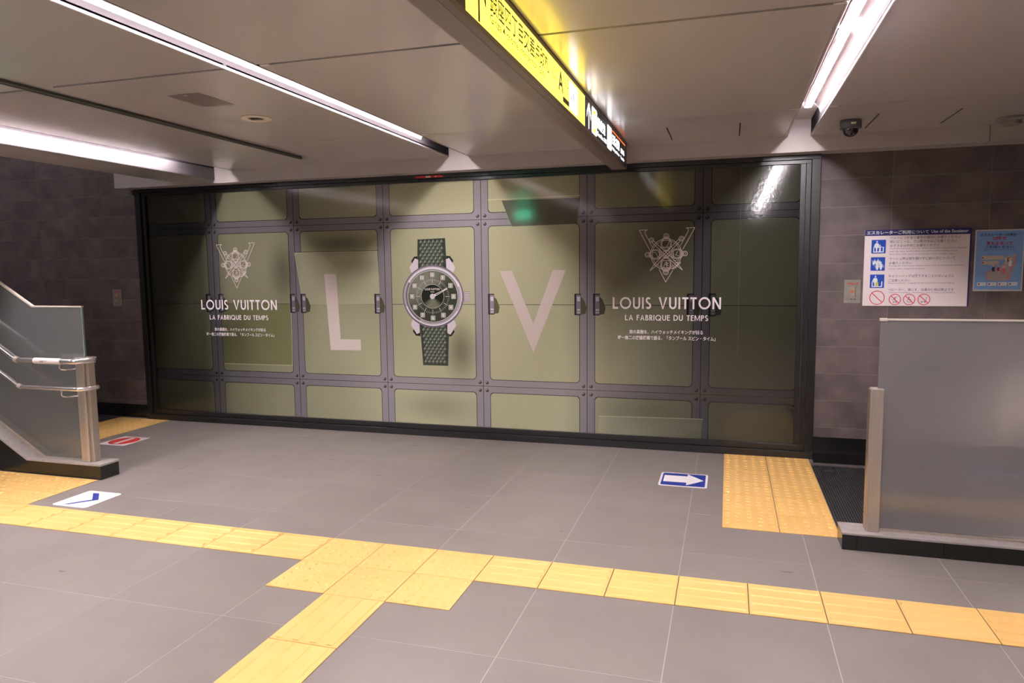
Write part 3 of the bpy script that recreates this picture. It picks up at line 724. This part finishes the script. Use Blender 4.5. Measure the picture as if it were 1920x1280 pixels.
# ---------------------------------------------------------------- left barrier with handrails
t = thing('glass_barrier', (-2.134,.62,0)); SL = .577
xe = -4.6
def sl(x, z0, x0): return z0 + (x0-x)*SL if x < x0 else z0
sub('plinth', prism(bmesh.new(), [(-2.136,0),(-2.136,.095),(-2.80,.095),(xe,sl(xe,.095,-2.80)),(xe,.25),(-3.045,0)], 'y', .543, .698), M_black, t)
sub('plinth_cap', prism(bmesh.new(), [(-2.132,.095),(-2.132,.107),(-2.797,.107),(xe,sl(xe,.107,-2.797)),(xe,sl(xe,.095,-2.80)),(-2.80,.095)], 'y', .540, .702), M_cap, t)
sub('side_panel', box(xe,-3.05,.556,.69,0,.24), mat('pale green panel',(150,158,140),rough=.5), t)
gl = bmesh.new(); prism(gl, [(-2.282,.108),(-2.282,1.190),(-2.722,1.190),(xe,sl(xe,1.190,-2.722)),(xe,sl(xe,.118,-2.70)),(-2.70,.118),(-2.70,.108)], 'y', .609, .621)
sub('glass_pane', gl, M_glassL, t)
sub('glass_edge', box(-2.2815,-2.276,.608,.622,.85,1.190), M_glassedge, t)
sub('glass_channel', prism(bmesh.new(), [(-2.33,.107),(-2.33,.118),(-2.70,.118),(xe,sl(xe,.118,-2.70)),(xe,sl(xe,.100,-2.70)),(-2.72,.107)], 'y', .600, .630), M_steel, t)
tt = bmesh.new(); prism(tt, [(-2.276,1.190),(-2.276,1.200),(-2.719,1.200),(xe,sl(xe,1.200,-2.719)),(xe,sl(xe,1.190,-2.722)),(-2.722,1.190)], 'y', .604, .626)
sub('top_trim', tt, M_trim, t)
sub('end_post', box(-2.332,-2.262,.575,.655,.107,.836,bevel=.003), M_steel, t)
sub('post_cap', box(-2.335,-2.228,.572,.660,.836,.844,bevel=.002), M_steel, t)
sub('end_post_outer', box(-2.262,-2.236,.592,.648,.107,.832,bevel=.003), M_steel, t)
for z, kx, r, ex, nm in ((.826,-2.765,.020,-2.205,'upper_handrail'), (.637,-2.755,.015,-2.185,'lower_handrail')):
    pts = [(xe+.2,.50,sl(xe+.2,z,kx)),(kx-.02,.50,z+.0115),(kx,.50,z+.002),(kx+.025,.50,z)]
    pts += [(ex-.08,.50,z)] + [(ex-.08+.07*math.sin(math.radians(a)),.57-.07*math.cos(math.radians(a)),z) for a in (15,30,45,60,75,90)] + [(ex-.01,.60,z),(ex-.01,.625,z)]
    o = sub(nm, tube(bmesh.new(), pts, r, 16), M_chrome, t)
    for p in o.data.polygons: p.use_smooth = len(p.vertices) == 4
    sub('rail_bracket', tube(bmesh.new(), [(-2.385,.50,z-r*.8),(-2.385,.50,z-.045),(-2.378,.505,z-.055),(-2.36,.52,z-.060),(-2.325,.578,z-.060)], .0055, 8), M_chrome, t)
    cj = sub('rail_joint', tube(bmesh.new(), [(kx-.014,.50,z+.008),(kx+.012,.50,z)], r*1.12, 16), M_steel, t)
sl_ = sub('rail_label', tube(bmesh.new(), [(-2.600,.50,.826),(-2.362,.50,.826)], .0212, 16, cap=False), mat('label sleeve',(222,212,208),rough=.5), t)
PL = Plane((0,.4785,0),(1,0,0),(0,0,1),(0,-1,0))
m1 = Print(PL,1).rect(-2.535,-2.50,.822,.826).rect(-2.53,-2.47,.829,.831).build('label_print', mat('label ink',(60,56,58),rough=.5), None); m1.parent = sl_
tag(t, 'clear greenish glass barrier with two steel handrails at the left edge', 'barrier')

# ---------------------------------------------------------------- hanging direction sign
sg = thing('direction_sign', (1.22,2.03,HC))
SY0, SY1 = -4.2, 2.035
sub('housing', box(1.168,1.262,SY0,SY1,2.142,HC-.001), mat('sign housing',(150,138,130),rough=.35,metal=.4), sg)
sub('bottom_cover', box(1.166,1.240,SY0,SY1,2.131,2.142), mat('sign housing',(150,138,130),rough=.35), sg)
sub('bottom_trim', box(1.2425,1.270,SY0,SY1,2.130,2.148), mat('sign trim',(134,122,108),rough=.35,metal=.3), sg)
sub('top_trim', box(1.262,1.270,SY0,SY1,2.300,HC-.001), mat('sign trim',(134,122,108),rough=.35), sg)
sub('end_plate', box(1.166,1.272,SY1,SY1+.004,2.130,HC-.001), mat('sign housing',(150,138,130),rough=.35), sg)
def glow(name, rgb, e): return mat(name, rgb, rough=.3, emit=e)
E_y = glow('backlit yellow',(255,226,74),.50); E_w = glow('backlit white',(250,250,255),.55); E_o = glow('backlit orange',(255,170,40),.42); E_r = glow('backlit red orange',(255,96,40),.38)
E_pk = glow('backlit pink',(235,120,130),.35); E_b = glow('backlit blue',(90,130,215),.35); E_g = glow('backlit grey',(196,190,186),.4)
K_navy = mat('sign navy',(52,50,74),rough=.25); K_ink = mat('sign ink',(44,38,20),rough=.4); K_inkb = mat('sign faded ink',(150,110,20),rough=.4)
sub('black_panel', box(1.262,1.269,SY0,-1.291,2.148,2.300), K_navy, sg)
sub('yellow_panel', box(1.262,1.269,-1.289,.469,2.148,2.300), E_y, sg)
sub('navy_panel', box(1.262,1.269,.471,SY1,2.148,2.300), K_navy, sg)
SP = Plane((1.2692,0,0),(0,1,0),(0,0,1),(1,0,0))
SP.u, SP.v = Vector((0,1,0)), Vector((0,0,1))
def up_arrow(P, c, z0, z1, w, s):
    P.rect(c-s/2,c+s/2,z0,z1-.01); P.poly([(c,z1),(c-w/2,z0+(z1-z0)*.38),(c-w/2,z0+(z1-z0)*.58),(c-s*.4,z1-.022)]); P.poly([(c,z1),(c+s*.4,z1-.022),(c+w/2,z0+(z1-z0)*.58),(c+w/2,z0+(z1-z0)*.38)])
P = Print(SP,1); up_arrow(P,-1.177,2.152,2.292,.135,.017); P.build('black_arrow', K_ink, sg)
T = lambda s,a,b,c,d,m=K_ink,bo=0.0,nm='lettering': text(s, SP,1, a,b,c,d, m, nm, sg, bo)
T('銀座四丁目交差点改札', -1.073,-.302,2.216,2.290, K_ink,.010)
T('Ginza 4 chome Intersection Gate', -1.073,-.372,2.184,2.212, K_ink,.004)
T('银座四丁目交叉路检票口', -1.073,-.73,2.158,2.174, K_inkb)
T('긴자4초메 교차로 개찰구', -.69,-.40,2.158,2.174, K_inkb)
T('出口', -.242,-.150,2.252,2.278, K_ink); T('Exit', -.242,-.158,2.222,2.242, K_ink); T('出口', -.242,-.20,2.206,2.216, K_inkb)
T('A', -.135,-.040,2.196,2.284, K_ink,.02); T('1-13', -.038,.072,2.240,2.282, K_ink,.006)
Print(SP,1).rect(-.045,.086,2.164,2.188).build('dark_panel', mat('sign brown',(96,88,40),rough=.4), sg)
wp = Print(SP,1).rr(.094,.280,2.160,2.288,.004).build('white_panel', E_w, sg)
for xx, mm, fem in ((.135,E_pk,True),(.180,E_b,False)):
    P = Print(SP,2).disc(xx,2.256,.008)
    if fem: P.poly([(xx,2.248),(xx-.015,2.208),(xx+.015,2.208)]).rect(xx-.008,xx-.002,2.185,2.208).rect(xx+.002,xx+.008,2.185,2.208)
    else: P.rect(xx-.012,xx+.012,2.213,2.246).rect(xx-.009,xx-.001,2.180,2.213).rect(xx+.001,xx+.009,2.180,2.213)
    o = P.build('toilet_figure', mm, None); o.parent = wp
P = Print(SP,2).disc(.235,2.238,.006).line([(.235,2.23),(.236,2.208),(.252,2.206),(.257,2.19)],.005).ring(.235,2.198,.014,.014,.004); o = P.build('wheelchair_figure', E_b, None); o.parent = wp
T('125m', .315,.44,2.160,2.176, K_inkb)
P = Print(SP,1); up_arrow(P,.580,2.156,2.290,.115,.018); P.build('white_arrow', E_w, sg)
for a, b, rc, ch in ((.664,.822,E_o,'G'),(1.182,1.352,E_g,'H')):
    o = Print(SP,1).rr(a,b,2.153,2.294,.018).build('line_symbol', E_w, sg); c_ = (a+b)/2
    r = Print(SP,2).ring(c_,2.2235,.056,.050,.020,0,360,40).build('symbol_ring', rc, None); r.parent = o
    l_ = text(ch, SP,3, c_-.012,c_+.012,2.209,2.238, K_ink, 'symbol_letter', None, .02); l_.parent = o
T('銀座線', .838,1.110,2.204,2.272, E_w,.012); T('Ginza Line', .838,1.035,2.166,2.192, E_w,.008); T('方面', 1.055,1.155,2.166,2.194, E_w,.01)
T('日比谷線', 1.378,1.690,2.204,2.270, E_w,.012); T('Hibiya Line', 1.378,1.690,2.164,2.190, E_w,.008)
T('連絡', 1.745,1.925,2.205,2.240, E_w,.012); T('Transfer', 1.745,1.925,2.166,2.188, E_w,.008)
Print(SP,1).rect(1.375,1.968,2.283,2.291).build('orange_line', E_r, sg)
tag(sg, 'long backlit yellow and navy direction sign hanging under the ceiling', 'sign')

# ---------------------------------------------------------------- security camera and ceiling fittings
t = thing('security_camera', (2.706,1.74,HC))
CX, CY = 2.706, 1.74
def subl(name, prof, m, cx=CX, cy=CY, n=32):
    o = sub(name, lathe(bmesh.new(), prof, cx, cy, n), m, t)
    for p in o.data.polygons: p.use_smooth = True
    return o
subl('camera_body', [(0,HC-.0005),(.062,HC-.0005),(.063,2.306),(.0635,2.275),(.060,2.268),(.046,2.266),(0,2.266)], mat('camera grey',(78,76,84),rough=.4))
subl('camera_dome', [(.046,2.266)]+[(.046*math.cos(math.radians(a)),2.262-.042*math.sin(math.radians(a))) for a in range(0,91,10)], mat('smoked dome',(48,42,44),rough=.05,spec=.9))
an = math.atan2(cam.location.y-CY, cam.location.x-CX)
dx_, dy_ = math.cos(an), math.sin(an)
lp = Plane((CX+dx_*.0645, CY+dy_*.0645, 0), (-dy_, dx_, 0), (0,0,1), (dx_,dy_,0))
Print(lp,1).rect(.002,.030,2.288,2.300).build('white_label', mat('label cream',(226,222,196),rough=.5), t)
tag(t, 'dark dome security camera under the ceiling above right wall', 'camera')
t = thing('detector', (3.66,1.99,HC))
o = sub('detector_base', lathe(bmesh.new(), [(0,HC-.0005),(.085,HC-.0005),(.088,HC-.012),(.080,HC-.018),(.05,HC-.02),(.045,HC-.04),(.03,HC-.048),(0,HC-.05)], 3.66,1.99,32), mat('detector grey',(150,144,138),rough=.4), t)
tag(t, 'round pale detector on ceiling at the right edge', 'detector')
t = thing('downlight', (-.683,.441,HC))
o = sub('ring', lathe(bmesh.new(), [(.048,HC-.001),(.088,HC-.0005),(.090,HC-.004),(.086,HC-.007),(.050,HC-.008),(.046,HC-.004)], -.683,.441,40), mat('cream enamel',(232,222,202),rough=.4), t)
o = sub('lens', lathe(bmesh.new(), [(.047,HC-.003),(.040,HC-.0025),(0,HC-.0025)], -.683,.441,32), mat('lens dark',(96,86,72),rough=.2), t)
o = sub('lens_bar', box(-.715,-.650,.432,.450,HC-.010,HC-.003), mat('lens bar',(70,64,58),rough=.3), t)
tag(t, 'small round cream downlight left of the long hanging sign', 'downlight')
t = thing('access_panel', (-.67,-.03,HC))
sub('panel', box(-.764,-.574,-.166,.101,HC-.0025,HC-.0002), mottle(mat('access panel paint',(150,138,130),rough=.35,metal=.3),(148,136,128),(154,142,134),3,2), t)
sub('panel_catch', box(-.680,-.665,-.155,-.140,HC-.004,HC-.0025), M_white, t)
tag(t, 'faint square access panel in ceiling near round downlight', 'panel')
# exit lamps (just outside the frame, seen mirrored in the poster film and the ceiling)
def exit_sign(x, y, z, lab, wd=.13, ht=.06, face=1):
    t = thing('exit_sign', (x,y,z)); sub('case', box(x-wd,x+wd,y-.02,y+.02,z-ht,z+ht,bevel=.003), M_white, t)
    G_ = glow('exit green',(60,235,180),3.2) if face > 0 else glow('bright exit green',(60,235,180),9.0)
    if face > 0: sub('green_face', box(x-wd+.006,x+wd-.006,y+.0205,y+.023,z-ht+.006,z+ht-.006), G_, t)
    else: sub('green_face', box(x-wd+.006,x+wd-.006,y-.023,y-.0205,z-ht+.006,z+ht-.006), G_, t)
    sub('hanger', box(x-.01,x+.01,y-.01,y+.01,z+ht,HC-.001), M_white, t); tag(t, lab, 'sign')
exit_sign(-.86,-2.1,2.20,'green exit sign behind viewer mirrored in poster over the big V')
exit_sign(-1.77,-.52,2.06,'green exit sign left of frame glowing on the ceiling corner',.12,.07,-1)

# ---------------------------------------------------------------- wall signs
def board(name, x0,x1,z0,z1, th, m, label, cat):
    t = thing(name, ((x0+x1)/2, WY, (z0+z1)/2)); sub('board', box(x0,x1,WY-th,WY-.0005,z0,z1), m, t); tag(t, label, cat); return t
K_paper = mat('board white',(236,224,226),rough=.35); K_hdr = mat('header navy',(50,48,112),rough=.35); K_pic = mat('picto blue',(34,80,190),rough=.35); K_pw = mat('picto white',(232,236,240),rough=.35)
K_txt = mat('text violet grey',(112,98,122),rough=.5); K_txl = mat('text pale',(150,132,162),rough=.5); K_ban = mat('ban red',(222,60,90),rough=.4)
t = board('escalator_notice', 2.913,3.577,1.132,1.668,.008, K_paper, 'white escalator notice with navy header and blue pictograms on right wall', 'notice')
BP = Plane((0,WY-.008,0),(1,0,0),(0,0,1),(0,-1,0))
def bxz(x, y): return (2.915+(x-(170-32*(y-90)/1145))*.000414, 1.668-(y-90)*.000468)
Print(BP,1).rect(2.913,3.577,1.626,1.668).rect(3.567,3.577,1.132,1.626).build('header_band', K_hdr, t)
text('エスカレーターご利用について', BP,2, 2.925,3.315,1.634,1.661, K_pw, 'header_lettering', t, .03)
text('Use of the Escalator', BP,2, 3.330,3.556,1.638,1.660, K_pw, 'header_lettering', t, .02)
def bt(s, y, xa, xb, h, m):
    a = bxz(xa,y); b = bxz(xb,y); text(s, BP,1, a[0],b[0],a[1]-h*.000468/2,a[1]+h*.000468/2, m, 'notice_lettering', t, .008)
for s, y, a, b, h, m in (('ベルトにつかまり黄色の線内にお乗りください',215,550,1605,44,K_txt),('特にビニール、ゴム靴の方はご注意ください',272,550,1550,44,K_txt),('お子さまは中央にお乗せください',332,553,1295,42,K_txt),
    ('Hold the handrail and ride within the yellow lines of the escalator',376,550,1715,26,K_txl),('step. Be extra careful when you wear vinyl or rubber shoes.',418,548,1568,26,K_txl),('Have your child stand at the center of the escalator step.',462,546,1515,26,K_txl),
    ('ラッシュ時は間を開けずに前の方につづいて',525,545,1530,44,K_txt),('お乗りください',590,542,882,40,K_txt),('During the rush hours, please stand close to the person in front',632,540,1650,26,K_txl),('of you when riding the escalator.',678,540,1092,26,K_txl),
    ('キャリーバッグは落下することのないように',785,536,1522,44,K_txt),('ご注意ください',850,534,870,40,K_txt),('Please hold your baggage firmly to prevent it from falling.',892,530,1525,26,K_txl),
    ('ベビーカー、車いす、台車の使用は禁止です',990,536,1520,44,K_txt),('The use of strollers, wheelchairs, and trolleys is prohibited',1034,538,1530,24,K_txl)): bt(s,y,a,b,h,m)
def picto(y0, kind):
    X0, Z1 = bxz(270-(y0-240)*.035, y0); X0 = bxz(268-(y0-240)*.035+0, y0)[0]; w = 222*.000414; h = 203*.000468
    o = Print(BP,1).rr(X0,X0+w,Z1-h,Z1,.004).build('pictogram', K_pic, t)
    f = lambda a, b: (X0+a*w, Z1-h+b*h); P = Print(BP,2)
    if kind < 2:
        P.poly([f(.13,.07),f(.87,.07),f(.87,.5),f(.80,.46),f(.79,.14),f(.20,.14),f(.20,.46),f(.13,.42)])
        c = f(.38,.86); P.disc(c[0],c[1],.055*w,.06*h); P.poly([f(.30,.76),f(.46,.76),f(.54,.60),f(.50,.40),f(.42,.38),f(.41,.14),f(.32,.14),f(.31,.38),f(.24,.42),f(.20,.58)])
        P.line([f(.27,.7),f(.17,.45)],.05*w)
        if kind == 0:
            c = f(.60,.60); P.disc(c[0],c[1],.04*w,.045*h); P.poly([f(.55,.53),f(.66,.53),f(.66,.14),f(.53,.14)]); P.line([f(.66,.48),f(.80,.45)],.04*w); P.line([f(.49,.68),f(.54,.45)],.045*w)
    else:
        Print(BP,2).poly([f(.03,.80),f(.40,.04),f(.52,.04),f(.12,.80)]).poly([f(.90,.20),f(.97,.20),f(.97,.36),f(.72,.60)]).build('escalator_sides', mat('picto pale blue',(120,140,220),rough=.35), None).parent = o
        for a, b, s_ in ((.28,.82,.6),(.50,.84,.6),(.18,.72,.55),(.40,.72,.6),(.62,.74,.6),(.47,.60,1.0),(.72,.62,1.0)):
            c = f(a,b); P.disc(c[0],c[1],.05*w*s_,.055*h*s_); e_ = b-.08*s_
            P.poly([f(a-.07*s_,e_),f(a+.07*s_,e_),f(a+.12*s_,e_-.22*s_),f(a+.04*s_,max(e_-.48*s_,.06)),f(a-.04*s_,max(e_-.48*s_,.06)),f(a-.12*s_,e_-.22*s_)])
    q = P.build('figures', K_pw, None); q.parent = o
    if kind == 1:
        b_ = Print(BP,3).rect(*[v for v in (X0+.44*w, X0+.60*w, Z1-h+.14*h, Z1-h+.42*h)]).line([f(.48,.42),f(.48,.5),f(.54,.5),f(.54,.42)],.02*w).build('yellow_bag', mat('bag yellow',(216,214,70),rough=.4), None); b_.parent = o
picto(240,0); picto(500,2); picto(760,1)
for i, (x, y, r) in enumerate(((360,1110,106),(637,1137,82),(855,1136,82),(1078,1136,84))):
    X, Z = bxz(x,y); R_ = r*.000441
    P = Print(BP,2).ring(X,Z,R_,R_*1.02,.0052,0,360,36).line([(X-R_*.68,Z+R_*.68),(X+R_*.68,Z-R_*.68)],.0055); o = P.build('ban_symbol', K_ban, t)
    if i:
        Q_ = Print(BP,1); s_ = R_
        if i == 1: Q_.disc(X,Z+.3*s_,.13*s_).line([(X-.4*s_,Z-.1*s_),(X,Z+.15*s_),(X+.1*s_,Z-.3*s_)],.004).line([(X+.4*s_,Z+.5*s_),(X+.1*s_,Z+.4*s_)],.003).ring(X-.2*s_,Z-.5*s_,.1*s_,.1*s_,.003).ring(X+.2*s_,Z-.5*s_,.1*s_,.1*s_,.003)
        if i == 2: Q_.disc(X-.05*s_,Z+.4*s_,.12*s_).line([(X-.05*s_,Z+.3*s_),(X,Z-.1*s_),(X+.3*s_,Z-.15*s_),(X+.4*s_,Z-.5*s_)],.004).ring(X,Z-.25*s_,.32*s_,.32*s_,.003)
        if i == 3: Q_.line([(X+.45*s_,Z+.5*s_),(X+.3*s_,Z-.4*s_),(X-.5*s_,Z-.4*s_)],.003).ring(X-.35*s_,Z-.5*s_,.09*s_,.09*s_,.003).ring(X+.2*s_,Z-.5*s_,.09*s_,.09*s_,.003)
        q = Q_.build('ban_figure', K_txt, None); q.parent = o
# blue etiquette poster
K_pb = mat('etiquette blue',(132,170,226),rough=.35); K_pp = mat('etiquette border',(206,200,206),rough=.35); K_pr = mat('etiquette red',(190,44,84),rough=.4); K_pn = mat('etiquette navy',(44,50,92),rough=.4)
K_cr = mat('etiquette cream',(212,190,176),rough=.4); K_pg = mat('etiquette grey',(176,166,168),rough=.4); K_pk2 = mat('etiquette pink',(222,110,140),rough=.4); K_skin = mat('etiquette skin',(226,186,160),rough=.4)
t = board('etiquette_poster', 3.600,3.892,1.236,1.652,.003, K_pp, 'small blue escalator etiquette poster right of the white notice', 'poster')
BQ = Plane((0,WY-.003,0),(1,0,0),(0,0,1),(0,-1,0))
def px(x, y): return (3.60+(x-(130-55*(y-100)/1040))*.000347, 1.652-(y-100)*.000398)
Print(BQ,1).rect(3.608,3.884,1.246,1.643).build('blue_field', K_pb, t)
def pt(s, y, xa, xb, h, m, bo=.02):
    a = px(xa,y); b = px(xb,y); text(s, BQ,2, a[0],b[0],a[1]-h*.0002,a[1]+h*.0002, m, 'poster_lettering', t, bo)
pt('エスカレーターは歩かず',190,210,885,52,K_pn); pt('2列で',250,420,655,62,K_pr,.03); pt('立ち止まって',330,310,760,62,K_pr,.03); pt('ご利用ください',395,300,775,48,K_pn)
pt('安全のためご協力をお願いいたします',440,270,800,18,K_pn,.0)
for y0, y1, xb in ((545,610,605),(630,692,520)):
    a = px(225,y1); b = px(xb,y0); Print(BQ,2).rr(a[0],b[0],a[1],b[1],.003).build('caption_box', K_cr, t)
    c_ = px(250,(y0+y1)/2); Print(BQ,3).disc(c_[0],c_[1],.005).build('caption_dot', K_pr, t)
Print(BQ,2).poly([px(*p) for p in ((330,800),(420,785),(560,730),(640,600),(700,560),(800,520),(830,560),(800,700),(720,940),(660,965),(350,965),(300,900))]).build('escalator_drawing', K_pg, t)
Print(BQ,3).line([px(*p) for p in ((350,955),(300,900),(310,830),(380,795),(520,770))],.0045).line([px(*p) for p in ((640,960),(700,840),(790,650),(820,545))],.0045).build('handrail_drawing', K_pk2, t)
for (x, y, s_, mm) in ((430,760,1.0,K_pn),(515,760,.8,K_pr),(610,790,1.3,K_pk2),(645,640,1.0,K_cr),(715,660,1.2,K_pw),(690,600,.9,K_pn)):
    c_ = px(x,y-45*s_); b_ = px(x,y)
    fg = Print(BQ,4).poly([(b_[0]-.008*s_,b_[1]-.020*s_),(b_[0]+.008*s_,b_[1]-.020*s_),(b_[0]+.007*s_,b_[1]+.012*s_),(b_[0]-.007*s_,b_[1]+.012*s_)]).build('drawn_figure', mm, t)
    Print(BQ,5).disc(c_[0],c_[1],.0085*s_).build('drawn_head', K_skin, None).parent = fg
for k in range(4):
    a = px(150+178*k,1052); b = px(150+178*k+155,995); o = Print(BQ,2).rr(a[0],b[0],a[1],b[1],.002).build('rule_box', K_pw, t)
    q = Print(BQ,3).disc(a[0]+.010,(a[1]+b[1])/2,.006).rect(a[0]+.022,a[0]+.046,(a[1]+b[1])/2-.001,(a[1]+b[1])/2+.001).build('rule_mark', K_pr, None); q.parent = o
# emergency stop plates
K_pl = mottle(mat('plate grey',(150,146,138),rough=.4,metal=.3),(146,142,134),(156,152,144),20,2)
for x0, z0, lab in ((2.790,1.152,'grey emergency stop plate with red lettering beside white notice'),(-3.806,1.100,'grey emergency stop plate left of the poster frame behind glass')):
    t = board('stop_plate', x0,x0+.108,z0,z0+.166,.004, K_pl, lab, 'switch plate')
    EP = Plane((0,WY-.004,0),(1,0,0),(0,0,1),(0,-1,0))
    text('非常停止釦', EP,1, x0+.016,x0+.094,z0+.130,z0+.148, mat('stop red',(214,66,58),rough=.4), 'red_lettering', t, .02)
    sub('button_frame', box(x0+.033,x0+.078,WY-.009,WY-.004,z0+.046,z0+.120,bevel=.002), mat('button frame',(164,152,136),rough=.4), t)
    sub('button_hinge', box(x0+.070,x0+.075,WY-.011,WY-.009,z0+.048,z0+.118), mat('hinge brown',(120,106,92),rough=.4), t)
    bt_ = bmesh.new(); n = 20; prism(bt_, [(x0+.052+.010*math.cos(2*PI*k/n), z0+.083+.010*math.sin(2*PI*k/n)) for k in range(n)], 'y', WY-.016, WY-.009)
    sub('button', bt_, mat('button red',(206,96,72),rough=.35), t)
    text('1 号 機', EP,1, x0+.026,x0+.084,z0+.020,z0+.032, K_pn, 'dark_lettering', t, .02)

# invented newel and fill lamp, out of view, brightening the wall behind frosted glass
t = thing('added_newel', (4.25,1.72,0))
nb = bmesh.new(); prism(nb, rrect(4.06,4.9,.008,.86,.10), 'y', 1.66, 1.76); sub('added_newel_body', nb, M_steel, t)
sub('added_handrail_loop', tube(bmesh.new(), [(4.9,1.71,.93),(4.16,1.71,.93),(4.06,1.71,.90),(4.0,1.71,.82),(3.985,1.71,.70),(4.0,1.71,.58),(4.05,1.71,.50)], .035, 12), mat('handrail rubber',(24,24,26),rough=.4), t)
sub('added_fill_lamp', box(3.93,4.03,2.03,2.04,.28,.62), mat('added fill glow', (1,.86,.78), rough=.4, emit=9.0, srgb=False), t)
sub('fill_lamp_arm', prism(bmesh.new(), [(4.10,1.76),(4.14,1.76),(4.02,2.03),(3.97,2.03)], 'z', .42,.46), M_steel, t)
tag(t, 'added newel and fill lamp, unseen, brightening the wall behind right frosted glass', 'escalator')
